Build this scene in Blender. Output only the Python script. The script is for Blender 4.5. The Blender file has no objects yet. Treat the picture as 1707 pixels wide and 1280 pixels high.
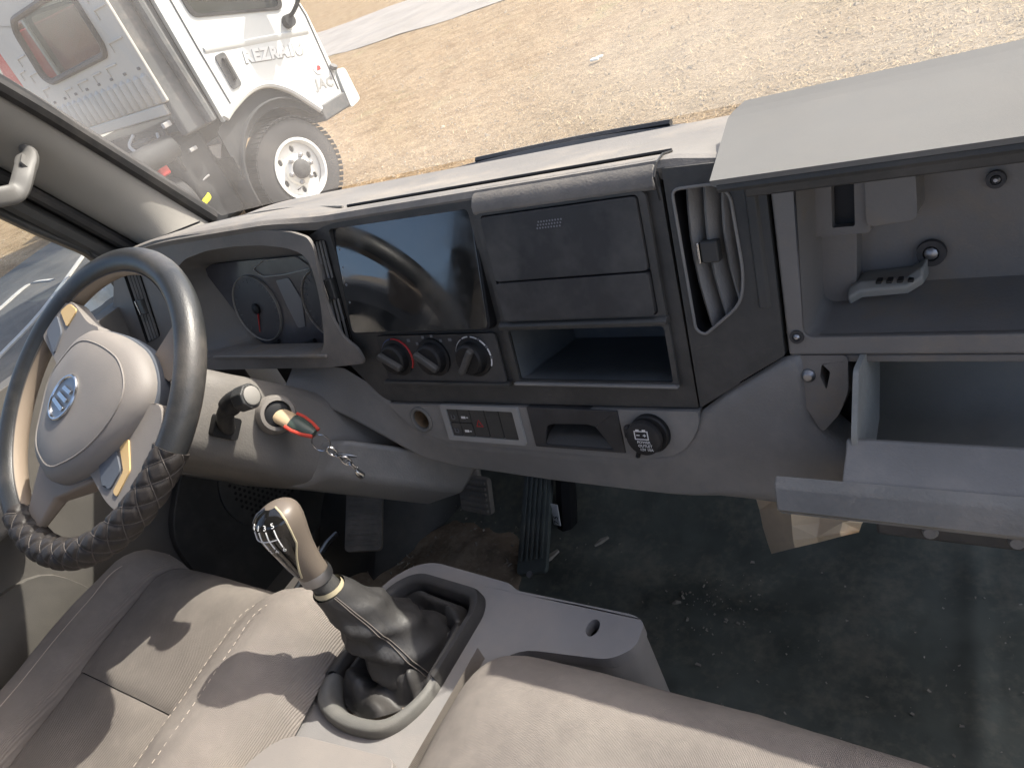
import bpy, bmesh, math, random
from mathutils import Vector, Matrix, noise
from mathutils.geometry import tessellate_polygon
random.seed(7)
R = math.radians
sc = bpy.context.scene
COL = sc.collection

# ------------------------------------------------------------------ camera
F_PX, CX, CY = 1280.0, 853.5, 640.0            # photo: 1707 x 1280
AX = Vector((0.81160271, -0.01733609, 0.58395248))
AY = Vector((0.46138929, 0.6321581, -0.62249182))
AZ = Vector((-0.35835872, 0.77464547, 0.52105991))
ROT = Matrix((AX, AY, AZ))                      # camera axes -> cab axes
cam = bpy.data.cameras.new('camera'); camo = bpy.data.objects.new('camera', cam)
COL.objects.link(camo)
cam.sensor_fit = 'HORIZONTAL'; cam.sensor_width = 36.0; cam.lens = 36.0 * F_PX / 1707.0
cam.clip_start = 0.02; cam.clip_end = 600
camo.matrix_world = ROT.to_4x4()                # the eye is the origin of the cab
sc.camera = camo

# ------------------------------------------------------------------ light
SUN_AZ, SUN_EL = 38.0, 44.5                     # degrees right of straight ahead, above horizon
world = bpy.data.worlds.new('World'); sc.world = world; world.use_nodes = True
wn = world.node_tree; bg = wn.nodes['Background']
sky = wn.nodes.new('ShaderNodeTexSky'); sky.sky_type = 'NISHITA'; sky.sun_disc = False
sky.sun_elevation = R(SUN_EL); sky.sun_rotation = R(SUN_AZ); sky.dust_density = 3.5; sky.air_density = .8; sky.ozone_density = .4
wn.links.new(sky.outputs[0], bg.inputs[0]); bg.inputs[1].default_value = 0.15
sun = bpy.data.lights.new('sun', 'SUN'); suno = bpy.data.objects.new('sun', sun); COL.objects.link(suno)
sun.energy = 3.5; sun.angle = R(0.55); sun.color = (1.0, 0.93, 0.83)
sd = Vector((math.sin(R(SUN_AZ)) * math.cos(R(SUN_EL)), math.cos(R(SUN_AZ)) * math.cos(R(SUN_EL)), math.sin(R(SUN_EL))))
suno.rotation_euler = sd.to_track_quat('Z', 'Y').to_euler(); suno.location = sd * 30
vs = sc.view_settings; vs.view_transform = 'Standard'; vs.look = 'None'; vs.exposure = 1.4; vs.gamma = 1.0
vs.use_curve_mapping = False

GROUND = -1.8
# ------------------------------------------------------------------ helpers
def ray(u, v):
    return ROT @ Vector(((u - CX) / F_PX, (CY - v) / F_PX, -1.0))
def at(u, v, **k):                               # point of a real plane x=, y= or z= seen at a place in the photo
    a, val = list(k.items())[0]; d = ray(u, v); return d * (val / d['xyz'.index(a)])

class Fr:                                        # a working frame: (x, y, out) -> cab
    def __init__(s, o, ex, ey):
        s.o = Vector(o); s.ex = Vector(ex).normalized(); s.ey = Vector(ey); s.ey = (s.ey - s.ex * s.ex.dot(s.ey)).normalized()
        s.ez = s.ex.cross(s.ey)
    def __call__(s, x, y, z=0.0): return s.o + s.ex * x + s.ey * y + s.ez * z
    def px(s, u, v, z=0.0):
        d = ray(u, v); t = (s.o.dot(s.ez) + z) / d.dot(s.ez); p = d * t - s.o
        return (p.dot(s.ex), p.dot(s.ey))
TH = R(14.4)
DF = Fr((0, .654, -.296), (1, 0, 0), (0, math.sin(TH), math.cos(TH)))   # dash face: x across, y up the face, z towards the seats
WF = Fr((-1.026, .357, -.344), (.99696, .0779, 0), (-.0619, .7925, .6068))   # steering wheel plane
WORLD = Fr((0, 0, 0), (1, 0, 0), (0, 1, 0))

MATS = {}
def M(name, col, rough=.55, var=.12, scale=18, bump=0.0, bscale=600, metal=0.0, dust=0.0, dustcol=(.42, .36, .3), dscale=9,
      weave=None, spec=.4, coat=0.0, grain=.15):
    if name in MATS: return MATS[name]
    m = bpy.data.materials.new(name); m.use_nodes = True; MATS[name] = m
    nt = m.node_tree; L = nt.links; b = nt.nodes['Principled BSDF']
    b.inputs['Metallic'].default_value = metal; b.inputs['Specular IOR Level'].default_value = spec
    b.inputs['Coat Weight'].default_value = coat
    tc = nt.nodes.new('ShaderNodeTexCoord')
    def nz(s, det=4, rg=.6):
        n = nt.nodes.new('ShaderNodeTexNoise'); n.inputs['Scale'].default_value = s; n.inputs['Detail'].default_value = det
        n.inputs['Roughness'].default_value = rg; L.new(tc.outputs['Object'], n.inputs['Vector']); return n
    def ramp(src, p0, c0, p1, c1):
        r = nt.nodes.new('ShaderNodeValToRGB'); e = r.color_ramp.elements
        e[0].position = p0; e[0].color = (*c0, 1); e[1].position = p1; e[1].color = (*c1, 1); L.new(src, r.inputs[0]); return r
    n1 = nz(scale)
    lo = tuple(c * (1 - var) for c in col); hi = tuple(min(1, c * (1 + var)) for c in col)
    r1 = ramp(n1.outputs['Fac'], .3, lo, .7, hi); out = r1.outputs[0]
    rsock = None
    if dust > 0:
        n2 = nz(dscale, 5, .62); n3 = nz(dscale * 9, 3, .6)
        mx = nt.nodes.new('ShaderNodeMath'); mx.operation = 'MULTIPLY_ADD'; L.new(n3.outputs['Fac'], mx.inputs[0]); mx.inputs[1].default_value = grain; L.new(n2.outputs['Fac'], mx.inputs[2])
        r2 = ramp(mx.outputs[0], .47 + grain * .5, (0, 0, 0), .72 + grain * .55, (dust, dust, dust))
        mm = nt.nodes.new('ShaderNodeMix'); mm.data_type = 'RGBA'
        L.new(r2.outputs[0], mm.inputs['Factor']); L.new(out, mm.inputs[6]); mm.inputs[7].default_value = (*dustcol, 1)
        out = mm.outputs[2]
        ra = nt.nodes.new('ShaderNodeMath'); ra.operation = 'MULTIPLY_ADD'; L.new(r2.outputs[0], ra.inputs[0])
        ra.inputs[1].default_value = .5; ra.inputs[2].default_value = rough; ra.use_clamp = True; rsock = ra.outputs[0]
    b.inputs['Roughness'].default_value = rough
    if rsock: L.new(rsock, b.inputs['Roughness'])
    L.new(out, b.inputs['Base Color'])
    if bump > 0:
        bp = nt.nodes.new('ShaderNodeBump'); bp.inputs['Strength'].default_value = bump; bp.inputs['Distance'].default_value = .001
        if weave:
            ws = []
            for ax in weave[1]:
                w = nt.nodes.new('ShaderNodeTexWave'); w.bands_direction = ax; w.inputs['Scale'].default_value = weave[0]
                w.inputs['Distortion'].default_value = .6; w.inputs['Detail'].default_value = 1; w.inputs['Detail Scale'].default_value = 8
                L.new(tc.outputs['Object'], w.inputs['Vector']); ws.append(w.outputs['Fac'])
            h = ws[0]
            if len(ws) > 1:
                a = nt.nodes.new('ShaderNodeMath'); L.new(ws[0], a.inputs[0]); L.new(ws[1], a.inputs[1]); h = a.outputs[0]
            L.new(h, bp.inputs['Height'])
        else:
            L.new(nz(bscale, 2).outputs['Fac'], bp.inputs['Height'])
        L.new(bp.outputs[0], b.inputs['Normal'])
    return m

def tag(o, label=None, cat=None, group=None, kind=None):
    if label: o['label'] = label
    if cat: o['category'] = cat
    if group: o['group'] = group
    if kind: o['kind'] = kind
    return o
def thing(name, label, cat, loc, group=None):
    e = bpy.data.objects.new(name, None); COL.objects.link(e); e.location = loc; e.empty_display_size = .05
    return tag(e, label, cat, group)
def wloc(o):
    p = Vector(o.location)
    while o.parent: o = o.parent; p = p + Vector(o.location)
    return p

class B:                                         # mesh collector, cab coordinates
    def __init__(s): s.v = []; s.f = []
    def add(s, vs, fs):
        k = len(s.v); s.v += [Vector(p) for p in vs]; s.f += [[i + k for i in f] for f in fs]; return s
    def box(s, c, size, fr=WORLD):
        x, y, z = c; a, b, h = size[0] / 2, size[1] / 2, size[2] / 2
        P = [fr(x + i * a, y + j * b, z + k * h) for k in (-1, 1) for j in (-1, 1) for i in (-1, 1)]
        return s.add(P, [(0, 2, 3, 1), (4, 5, 7, 6), (0, 1, 5, 4), (2, 6, 7, 3), (0, 4, 6, 2), (1, 3, 7, 5)])
    def loft(s, rings, caps=True, closed=True):
        n = len(rings[0]); P = [p for r in rings for p in r]; fs = []
        for i in range(len(rings) - 1):
            for j in range(n if closed else n - 1):
                k = (j + 1) % n; fs.append((i * n + j, i * n + k, (i + 1) * n + k, (i + 1) * n + j))
        if caps: fs.append(tuple(range(n))[::-1]); fs.append(tuple((len(rings) - 1) * n + j for j in range(n)))
        return s.add(P, fs)
    def tube(s, path, r, n=8, caps=True):
        path = [Vector(p) for p in path]; rings = []; up = None
        for i, p in enumerate(path):
            t = (path[min(i + 1, len(path) - 1)] - path[max(i - 1, 0)]).normalized()
            if up is None: up = t.orthogonal().normalized()
            up = (up - t * up.dot(t)).normalized(); sd2 = t.cross(up); rr = r[i] if isinstance(r, (list, tuple)) else r
            rings.append([p + (up * math.cos(a) + sd2 * math.sin(a)) * rr for a in [2 * math.pi * k / n for k in range(n)]])
        return s.loft(rings, caps)
    def lathe(s, prof, fr, n=24, cap0=True, cap1=True):      # prof: (radius, height along fr.ez)
        rings = [[fr(r * math.cos(a), r * math.sin(a), h) for a in [2 * math.pi * k / n for k in range(n)]] for r, h in prof]
        k = len(s.v); s.loft(rings, False)
        if cap0: s.f.append([k + j for j in range(n)][::-1])
        if cap1: s.f.append([k + (len(prof) - 1) * n + j for j in range(n)])
        return s
    def plate(s, outer, z0, z1, fr, holes=()):
        loops = [list(outer)] + [list(h) for h in holes]
        flat = [p for l in loops for p in l]; n = len(flat)
        tris = tessellate_polygon([[Vector((p[0], p[1], 0)) for p in l] for l in loops])
        P = [fr(p[0], p[1], z0) for p in flat] + [fr(p[0], p[1], z1) for p in flat]; fs = []
        for t in tris:
            a, b, c = [flat[i] for i in t]
            ccw = (b[0] - a[0]) * (c[1] - a[1]) - (b[1] - a[1]) * (c[0] - a[0]) > 0
            t = tuple(t) if ccw else tuple(t)[::-1]
            fs.append(tuple(i + n for i in t)); fs.append(t[::-1])
        k = 0
        for li, l in enumerate(loops):
            ar = sum(l[i - 1][0] * l[i][1] - l[i][0] * l[i - 1][1] for i in range(len(l)))
            for i in range(len(l)):
                a, b = k + i, k + (i + 1) % len(l); f = (a, b, b + n, a + n)
                fs.append(f if (ar > 0) == (li == 0) else f[::-1])
            k += len(l)
        return s.add(P, fs)
    def grid(s, fn, nu, nv):
        P = [fn(i / nu, j / nv) for i in range(nu + 1) for j in range(nv + 1)]; w = nv + 1
        return s.add(P, [(i * w + j, (i + 1) * w + j, (i + 1) * w + j + 1, i * w + j + 1) for i in range(nu) for j in range(nv)])
    def build(s, name, mat, parent=None, bevel=0, smooth=35, sub=0, seg=2, solid=0):
        me = bpy.data.meshes.new(name); off = wloc(parent) if parent else Vector((0, 0, 0))
        if parent is None and s.v:
            lo = [min(p[i] for p in s.v) for i in range(3)]; hi = [max(p[i] for p in s.v) for i in range(3)]
            off = Vector(((lo[0] + hi[0]) / 2, (lo[1] + hi[1]) / 2, lo[2]))
        me.from_pydata([p - off for p in s.v], [], s.f); me.update()
        if smooth:
            me.shade_smooth(); me.set_sharp_from_angle(angle=R(smooth))
        me.materials.append(MATS[mat] if isinstance(mat, str) else mat)
        o = bpy.data.objects.new(name, me); COL.objects.link(o)
        if parent: o.parent = parent
        else: o.location = off
        if solid:
            md = o.modifiers.new('s', 'SOLIDIFY'); md.thickness = solid; md.offset = -1
        if bevel:
            md = o.modifiers.new('b', 'BEVEL'); md.width = bevel; md.segments = seg; md.limit_method = 'ANGLE'; md.angle_limit = R(32)
            md.harden_normals = True; md.use_clamp_overlap = True
        if sub:
            md = o.modifiers.new('u', 'SUBSURF'); md.levels = sub; md.render_levels = sub
        return o

def rnd(pts, r, seg=4):                          # round the corners of a 2-D outline
    out = []; n = len(pts)
    for i in range(n):
        p = Vector(pts[i]); a = Vector(pts[i - 1]); c = Vector(pts[(i + 1) % n]); rr = r[i] if isinstance(r, (list, tuple)) else r
        d1 = (a - p); d2 = (c - p); k = min(rr, d1.length * .48, d2.length * .48)
        if k < 1e-5: out.append(tuple(p)); continue
        q1 = p + d1.normalized() * k; q2 = p + d2.normalized() * k
        for j in range(seg + 1):
            t = j / seg; out.append(tuple(q1 * (1 - t) ** 2 + p * 2 * t * (1 - t) + q2 * t * t))
    return out
def rect(x0, y0, x1, y1): return [(x0, y0), (x1, y0), (x1, y1), (x0, y1)]
def circ(x, y, r, n=24, ry=None): return [(x + r * math.cos(2 * math.pi * k / n), y + (ry or r) * math.sin(2 * math.pi * k / n)) for k in range(n)]
def shrink(l, k, c=None):
    c = c or (sum(p[0] for p in l) / len(l), sum(p[1] for p in l) / len(l)); return [(c[0] + (p[0] - c[0]) * k, c[1] + (p[1] - c[1]) * k) for p in l]
def spline(pts, n=6):                             # Catmull-Rom through 3-D points
    pts = [Vector(p) for p in pts]; out = []
    for i in range(len(pts) - 1):
        p0, p1, p2, p3 = pts[max(i - 1, 0)], pts[i], pts[i + 1], pts[min(i + 2, len(pts) - 1)]
        for k in range(n):
            t = k / n; out.append(.5 * ((2 * p1) + (p2 - p0) * t + (2 * p0 - 5 * p1 + 4 * p2 - p3) * t * t + (3 * p1 - p0 - 3 * p2 + p3) * t ** 3))
    return out + [pts[-1]]
def lettering(name, txt, fr, x, y, z, size, mat, parent, align='CENTER', depth=.0002, rot=0, sx=1.0, bold=0.0):
    c = bpy.data.curves.new('txt', 'FONT'); c.body = txt; c.size = size; c.align_x = align; c.align_y = 'CENTER'; c.extrude = depth; c.resolution_u = 2; c.offset = bold; c.space_character = 1 + bold * 28
    o = bpy.data.objects.new('txt', c); COL.objects.link(o); dg = bpy.context.evaluated_depsgraph_get()
    me = bpy.data.meshes.new_from_object(o.evaluated_get(dg)); bpy.data.objects.remove(o); bpy.data.curves.remove(c)
    b = B(); ca, sa = math.cos(rot), math.sin(rot)
    b.add([fr(x + v.co.x * ca * sx - v.co.y * sa, y + v.co.x * sa * sx + v.co.y * ca, z + v.co.z) for v in me.vertices], [list(p.vertices) for p in me.polygons])
    bpy.data.meshes.remove(me)
    return b.build(name, mat, parent, smooth=0)

# ------------------------------------------------------------------ materials
M('dash_top', (.155, .144, .132), .6, .1, 8, .5, 380, dust=.8, dustcol=(.255, .228, .198), grain=.3)
M('dash_grey', (.19, .186, .18), .48, .12, 8, .55, 380, dust=.5, dustcol=(.29, .268, .24), dscale=8, grain=.3)
M('dash_dark', (.045, .045, .044), .48, .18, 10, .4, 380, dust=.3, dustcol=(.2, .18, .16), dscale=6)
M('lid_dark', (.034, .034, .036), .5, .2, 9, .15, 900, dust=.35, dustcol=(.2, .19, .175), dscale=7)
M('cubby_in', (.07, .08, .088), .45, .2, 9, .15, 900, dust=.3, dustcol=(.2, .19, .175), dscale=9)
M('surround', (.14, .131, .122), .52, .1, 8, .5, 380, dust=.4, dustcol=(.3, .27, .24))
M('door_trim', (.105, .098, .09), .6, .08, 6, .2, 900, dust=.4, dustcol=(.17, .155, .135))
M('column_grey', (.135, .126, .116), .55, .1, 7, .45, 380, dust=.5, dustcol=(.21, .19, .165))
M('handle_grey', (.11, .107, .102), .5, .05, 6, .15, 900)
M('black', (.008, .008, .009), .55, .1, 10)
M('rubber', (.018, .018, .019), .6, .2, 20, .2, 300, dust=.1)
M('trim_beige', (.19, .175, .16), .6, .05, 6, .2, 900, dust=.2)
M('pillar_grey', (.235, .224, .206), .7, .05, 6, .2, 900)
M('glove_in', (.172, .163, .154), .5, .12, 7, .4, 380, dust=.75, dustcol=(.25, .198, .14), dscale=6, grain=.3)
M('drawer_in', (.25, .255, .24), .45, .15, 10, .15, 900, dust=.6, dustcol=(.32, .31, .29), dscale=12, grain=.5)
M('drawer_lip', (.175, .172, .162), .55, .12, 20, .9, 260, dust=.4, dustcol=(.3, .27, .24), dscale=16)
M('flap_grey', (.155, .153, .148), .9, .05, 6, .25, 0, weave=(420, 'XY'), dust=.3, dustcol=(.2, .19, .175), spec=.15)
M('switch_frame', (.28, .28, .275), .4, .08, 12)
M('white_mark', (.7, .7, .7), .6, .05); M('red_mark', (.45, .03, .03), .5, .05); M('blue_mark', (.1, .13, .25), .5, .05)
M('screen_glass', (.008, .009, .01), .025, .1, 5, spec=1.0, coat=.5, dust=.5, dustcol=(.11, .11, .105), dscale=5)  # the dust mix paints a hazy pale reflection into the glass colour
M('lens', (.07, .07, .08), .12, .1, 5, spec=.6, dust=.25, dustcol=(.2, .2, .22)); M('lcd', (.17, .175, .19), .3, .05)
M('gauge_face', (.055, .055, .062), .4, .1); M('gauge_ring', (.3, .29, .27), .35, .05)
M('chrome', (.62, .62, .62), .22, .05, metal=1.0); M('steel', (.33, .33, .34), .42, .12, metal=1.0); M('brass', (.30, .22, .14), .45, .2, 60, metal=.6)
M('wheel_leather', (.026, .027, .028), .38, .12, 20, .35, 500, dust=.12, spec=.5)
M('wheel_wrap', (.03, .026, .024), .5, .2, 30, .4, 500); M('stitch', (.10, .088, .08), .7, .1)
M('wheel_plastic', (.21, .192, .178), .55, .04, 8, .25, 900, dust=.12); M('wheel_tan', (.27, .215, .165), .5, .06, 10, .25, 900)
M('wheel_amber', (.62, .43, .2), .4, .05); M('wheel_button', (.1, .11, .13), .5, .05)
M('fabric', (.222, .198, .18), .95, .1, 14, .7, 0, weave=(240, 'XY'), spec=.15, dust=.6, dustcol=(.29, .26, .23), dscale=7, grain=.4)
M('fabric_rib', (.222, .198, .18), .95, .1, 14, 0.7, 0, weave=(230, 'X'), spec=.15, dust=.6, dustcol=(.29, .26, .23), dscale=7, grain=.4)
M('thread', (.40, .345, .295), .8, .05)
M('boot', (.03, .029, .029), .52, .2, 25, .4, 160, spec=.55, dust=.15, dustcol=(.16, .14, .12)); M('boot_dust', (.32, .27, .22), .85, .2, 30, .4, 120)
M('boot_rim', (.14, .138, .13), .5, .1, 12, .25, 700, dust=.4, dustcol=(.27, .25, .22))
M('knob_brown', (.135, .112, .092), .4, .06, 10, .1, 700); M('gloss_black', (.008, .008, .008), .08, .1, coat=.6); M('cream', (.42, .37, .25), .5, .1)
M('console', (.22, .212, .21), .55, .06, 8, .25, 900, dust=.35, dustcol=(.33, .29, .26))
M('floor_rubber', (.125, .135, .116), .92, .35, 5, .8, 90, dust=.38, dustcol=(.34, .3, .23), dscale=8, grain=.55, spec=.15)
M('floor_dirt', (.27, .205, .145), .95, .4, 14, .9, 120, dust=.5, dustcol=(.42, .34, .25), dscale=9, grain=.8)
M('pedal_rubber', (.10, .115, .108), .6, .2, 25, .3, 300, dust=.35, dustcol=(.15, .14, .12)); M('pedal_metal', (.2, .185, .165), .6, .2, 20, metal=.1, dust=.5)
M('paper', (.86, .70, .51), .85, .1, 12, .5, 140)
M('chip', (.34, .31, .26), .8, .25, 40)
M('fob_red', (.5, .06, .04), .4, .1); M('fob_tan', (.5, .38, .24), .4, .08); M('fob_dark', (.05, .07, .06), .4, .1)
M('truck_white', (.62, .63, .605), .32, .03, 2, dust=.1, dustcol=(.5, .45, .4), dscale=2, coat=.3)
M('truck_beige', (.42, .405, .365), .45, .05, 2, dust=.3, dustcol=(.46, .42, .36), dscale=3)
M('truck_grey', (.075, .079, .082), .6, .12, 3, dust=.2); M('truck_dark', (.02, .022, .024), .7, .3, 5, .3, 60, dust=.2, dustcol=(.12, .11, .1), dscale=4)
M('tyre', (.022, .022, .024), .85, .2, 6, .4, 60, dust=.12, dustcol=(.16, .135, .11), dscale=5); M('rim_white', (.66, .655, .62), .4, .1, 8, dust=.3, dustcol=(.35, .3, .24), dscale=8)
M('truck_red', (.45, .035, .03), .4, .15, 6, dust=.2); M('lettering_grey', (.3, .3, .29), .4, .05); M('yellow_strap', (.72, .66, .03), .6, .1)
M('pipe_grey', (.36, .35, .335), .6, .15, 8); M('belt', (.55, .54, .52), .8, .1); M('scrap', (.6, .68, .7), .6, .1)
M('concrete', (.085, .083, .08), .9, .2, 3, .6, 30, dust=.4, dustcol=(.22, .2, .18), dscale=2); M('pale_rock', (.6, .57, .5), .9, .2, 6)
M('body_white', (.7, .7, .68), .35, .03, 2, coat=.3)

def glass(name, dust, tint=(.93, .95, .94), gloss=.03, scale=3.0):
    m = bpy.data.materials.new(name); m.use_nodes = True; MATS[name] = m; nt = m.node_tree; nt.nodes.clear(); L = nt.links
    out = nt.nodes.new('ShaderNodeOutputMaterial'); tr = nt.nodes.new('ShaderNodeBsdfTransparent'); tr.inputs[0].default_value = (*tint, 1)
    tl = nt.nodes.new('ShaderNodeBsdfTranslucent'); tl.inputs[0].default_value = (.85, .82, .78, 1)
    gl = nt.nodes.new('ShaderNodeBsdfGlossy'); gl.inputs['Roughness'].default_value = .02; gl.inputs[0].default_value = (1, 1, 1, 1)
    tc = nt.nodes.new('ShaderNodeTexCoord'); nz = nt.nodes.new('ShaderNodeTexNoise'); nz.inputs['Scale'].default_value = scale; nz.inputs['Detail'].default_value = 6
    L.new(tc.outputs['Object'], nz.inputs['Vector'])
    mr = nt.nodes.new('ShaderNodeMapRange'); mr.inputs[1].default_value = .3; mr.inputs[2].default_value = .7
    mr.inputs[3].default_value = dust * .45; mr.inputs[4].default_value = dust * 1.75; L.new(nz.outputs['Fac'], mr.inputs[0])
    m1 = nt.nodes.new('ShaderNodeMixShader'); L.new(mr.outputs[0], m1.inputs[0]); L.new(tr.outputs[0], m1.inputs[1]); L.new(tl.outputs[0], m1.inputs[2])
    m2 = nt.nodes.new('ShaderNodeMixShader'); m2.inputs[0].default_value = gloss; L.new(m1.outputs[0], m2.inputs[1]); L.new(gl.outputs[0], m2.inputs[2])
    L.new(m2.outputs[0], out.inputs[0]); return m
glass('windscreen_glass', .05); glass('door_glass', .03); glass('tinted_glass', .0, (.62, .66, .66), .05)

def ground_mat():
    m = bpy.data.materials.new('dry_ground'); m.use_nodes = True; MATS['dry_ground'] = m; nt = m.node_tree; L = nt.links; b = nt.nodes['Principled BSDF']
    b.inputs['Roughness'].default_value = .95; b.inputs['Specular IOR Level'].default_value = .1
    tc = nt.nodes.new('ShaderNodeTexCoord')
    def nz(s, d=6, r=.65):
        n = nt.nodes.new('ShaderNodeTexNoise'); n.inputs['Scale'].default_value = s; n.inputs['Detail'].default_value = d; n.inputs['Roughness'].default_value = r
        L.new(tc.outputs['Object'], n.inputs['Vector']); return n.outputs['Fac']
    def ramp(src, *st):
        r = nt.nodes.new('ShaderNodeValToRGB'); e = r.color_ramp.elements
        while len(e) < len(st): e.new(.5)
        for i, (p, c) in enumerate(st): e[i].position = p; e[i].color = (*c, 1)
        L.new(src, r.inputs[0]); return r.outputs[0]
    def mix(f, a, c, mode='MIX'):
        x = nt.nodes.new('ShaderNodeMix'); x.data_type = 'RGBA'; x.blend_type = mode
        if isinstance(f, float): x.inputs['Factor'].default_value = f
        else: L.new(f, x.inputs['Factor'])
        L.new(a, x.inputs[6]); L.new(c, x.inputs[7]); return x.outputs[2]
    soil = ramp(nz(.55, 5), (.35, (.20, .142, .086)), (.52, (.235, .18, .118)), (.68, (.215, .17, .115)))
    straw = ramp(nz(5, 8, .75), (.35, (.155, .10, .05)), (.62, (.285, .215, .135)))
    c = mix(.62, soil, straw)
    blot = ramp(nz(2.6, 7, .7), (.34, (.76, .72, .66)), (.52, (1, 1, 1)), (.7, (1.15, 1.14, 1.1)))
    c = mix(.9, c, blot, 'MULTIPLY')
    grit = ramp(nz(38, 4, .8), (.38, (.58, .55, .5)), (.5, (.97, .97, .97)), (.63, (1.28, 1.25, 1.2)))
    c = mix(1.0, c, grit, 'MULTIPLY')
    sx = nt.nodes.new('ShaderNodeSeparateXYZ'); L.new(tc.outputs['Object'], sx.inputs[0])
    ma = nt.nodes.new('ShaderNodeMath'); ma.operation = 'MULTIPLY_ADD'; L.new(nz(.35, 4), ma.inputs[0]); ma.inputs[1].default_value = 6.0; L.new(sx.outputs['X'], ma.inputs[2])
    side = ramp(ma.outputs[0], (0, (0, 0, 0)), (1, (.75, .75, .75)))
    mp = nt.nodes.new('ShaderNodeMapRange'); mp.inputs[1].default_value = -2.0; mp.inputs[2].default_value = 3.5; L.new(ma.outputs[0], mp.inputs[0]); L.remove(side.node.inputs[0].links[0]); L.new(mp.outputs[0], side.node.inputs[0])
    gv2 = ramp(nz(24, 6, .8), (.36, (.14, .12, .092)), (.6, (.275, .25, .2)))
    c = mix(side, c, gv2)
    green = ramp(nz(.9, 4), (.6, (0, 0, 0)), (.72, (.45, .45, .45)))
    gc = ramp(nz(9, 4), (.3, (.14, .13, .06)), (.7, (.27, .25, .13)))
    c = mix(green, c, gc)
    L.new(c, b.inputs['Base Color'])
    bp = nt.nodes.new('ShaderNodeBump'); bp.inputs['Strength'].default_value = .9; bp.inputs['Distance'].default_value = .03
    L.new(nz(16, 8, .75), bp.inputs['Height']); L.new(bp.outputs[0], b.inputs['Normal'])
ground_mat()
M('gravel_road', (.20, .185, .17), .9, .18, 1.2, .8, 14, dust=.5, dustcol=(.24, .215, .185), dscale=1.4)
M('pebble', (.30, .25, .185), .9, .3, 8); M('straw', (.33, .25, .15), .9, .25, 5)

# ------------------------------------------------------------------ outside: ground
def gz(x, y): return GROUND + .035 * noise.noise(Vector((x * .35, y * .35, 3))) + .02 * noise.noise(Vector((x * 1.7, y * 1.7, 8)))
b = B()
def rim(r, n=72): return [Vector((r * math.cos(2 * math.pi * k / n), r * math.sin(2 * math.pi * k / n), 0)) for k in range(n)]
rings = []
r_ = 1.0
while r_ < 420:
    rr = rim(r_, 120)
    for p in rr: p.z = gz(p.x, p.y) if r_ < 60 else GROUND
    rings.append(rr); r_ *= 1.06
b.loft(rings, False); b.f.append(list(range(120))[::-1])
tag(b.build('ground', 'dry_ground'), kind='structure')
# pale gravel road in the far left
b = B()
pa, pb = at(540, 92, z=GROUND), at(880, -22, z=GROUND)
dr = (pb - pa).normalized(); nr = Vector((-dr.y, dr.x, 0))
if nr.y < 0: nr = -nr
def roadp(u, v):
    q = pa + dr * (-25 + 80 * u) + nr * (-.6 + 5.2 * v); w = .35 * noise.noise(Vector((u * 40, v * 2, 1))) * (1 if v in (0, 1) else 0)
    q = q + nr * w; return Vector((q.x, q.y, gz(q.x, q.y) + .012 + .02 * math.sin(v * math.pi)))
b.grid(roadp, 160, 8)
tag(b.build('road', 'gravel_road'), kind='structure')
# loose straw and stones on the near ground
b = B(); bs = B()
for k in range(42000):
    u = random.uniform(380, 1800) if k % 9 else random.uniform(-250, 250); v = random.uniform(-60, 360) if k % 9 else random.uniform(330, 720)
    d = ray(u, v)
    if d.z > -.1: continue
    p = d * (GROUND / d.z)
    if p.length > 16 : continue
    p.z = gz(p.x, p.y)
    if k % 4 == 0:
        r_ = random.uniform(.003, .010) * (1 + .08 * p.length)
        if random.random() < .02: r_ *= 2
        q = [p + Vector((random.uniform(.6, 1.2) * r_ * math.cos(a), random.uniform(.6, 1.2) * r_ * math.sin(a), 0)) for a in (0, 1.57, 3.14, 4.71)]
        bs.add(q + [p + Vector((0, 0, r_ * .8))], [(0, 1, 4), (1, 2, 4), (2, 3, 4), (3, 0, 4)])
    else:
        a = random.uniform(0, 6.28); l = random.uniform(.012, .045) * (1 + .05 * p.length); w = random.uniform(.0012, .003) * (1 + .06 * p.length)
        t = Vector((math.cos(a), math.sin(a), random.uniform(-.1, .5))) * l; s = Vector((-math.sin(a), math.cos(a), .3)) * w
        p.z += .004
        b.add([p - s, p + s, p + t + s * .3, p + t - s * .3], [(0, 1, 2, 3)])
tag(b.build('dry_straw', 'straw', smooth=0), 'dry straw and grass stalks scattered over the bare ground', 'straw', kind='stuff')
tag(bs.build('loose_stones', 'pebble', smooth=0), 'small loose stones scattered over the bare ground', 'stones', kind='stuff')
p = at(993, 104, z=GROUND); b = B(); b.box((p.x, p.y, GROUND + .03), (.09, .05, .02)); b.box((p.x + .05, p.y + .03, GROUND + .035), (.05, .04, .015))
tag(b.build('litter_scrap', 'scrap', bevel=.004), 'small pale blue scrap of litter lying on the dry ground', 'litter')
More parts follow.
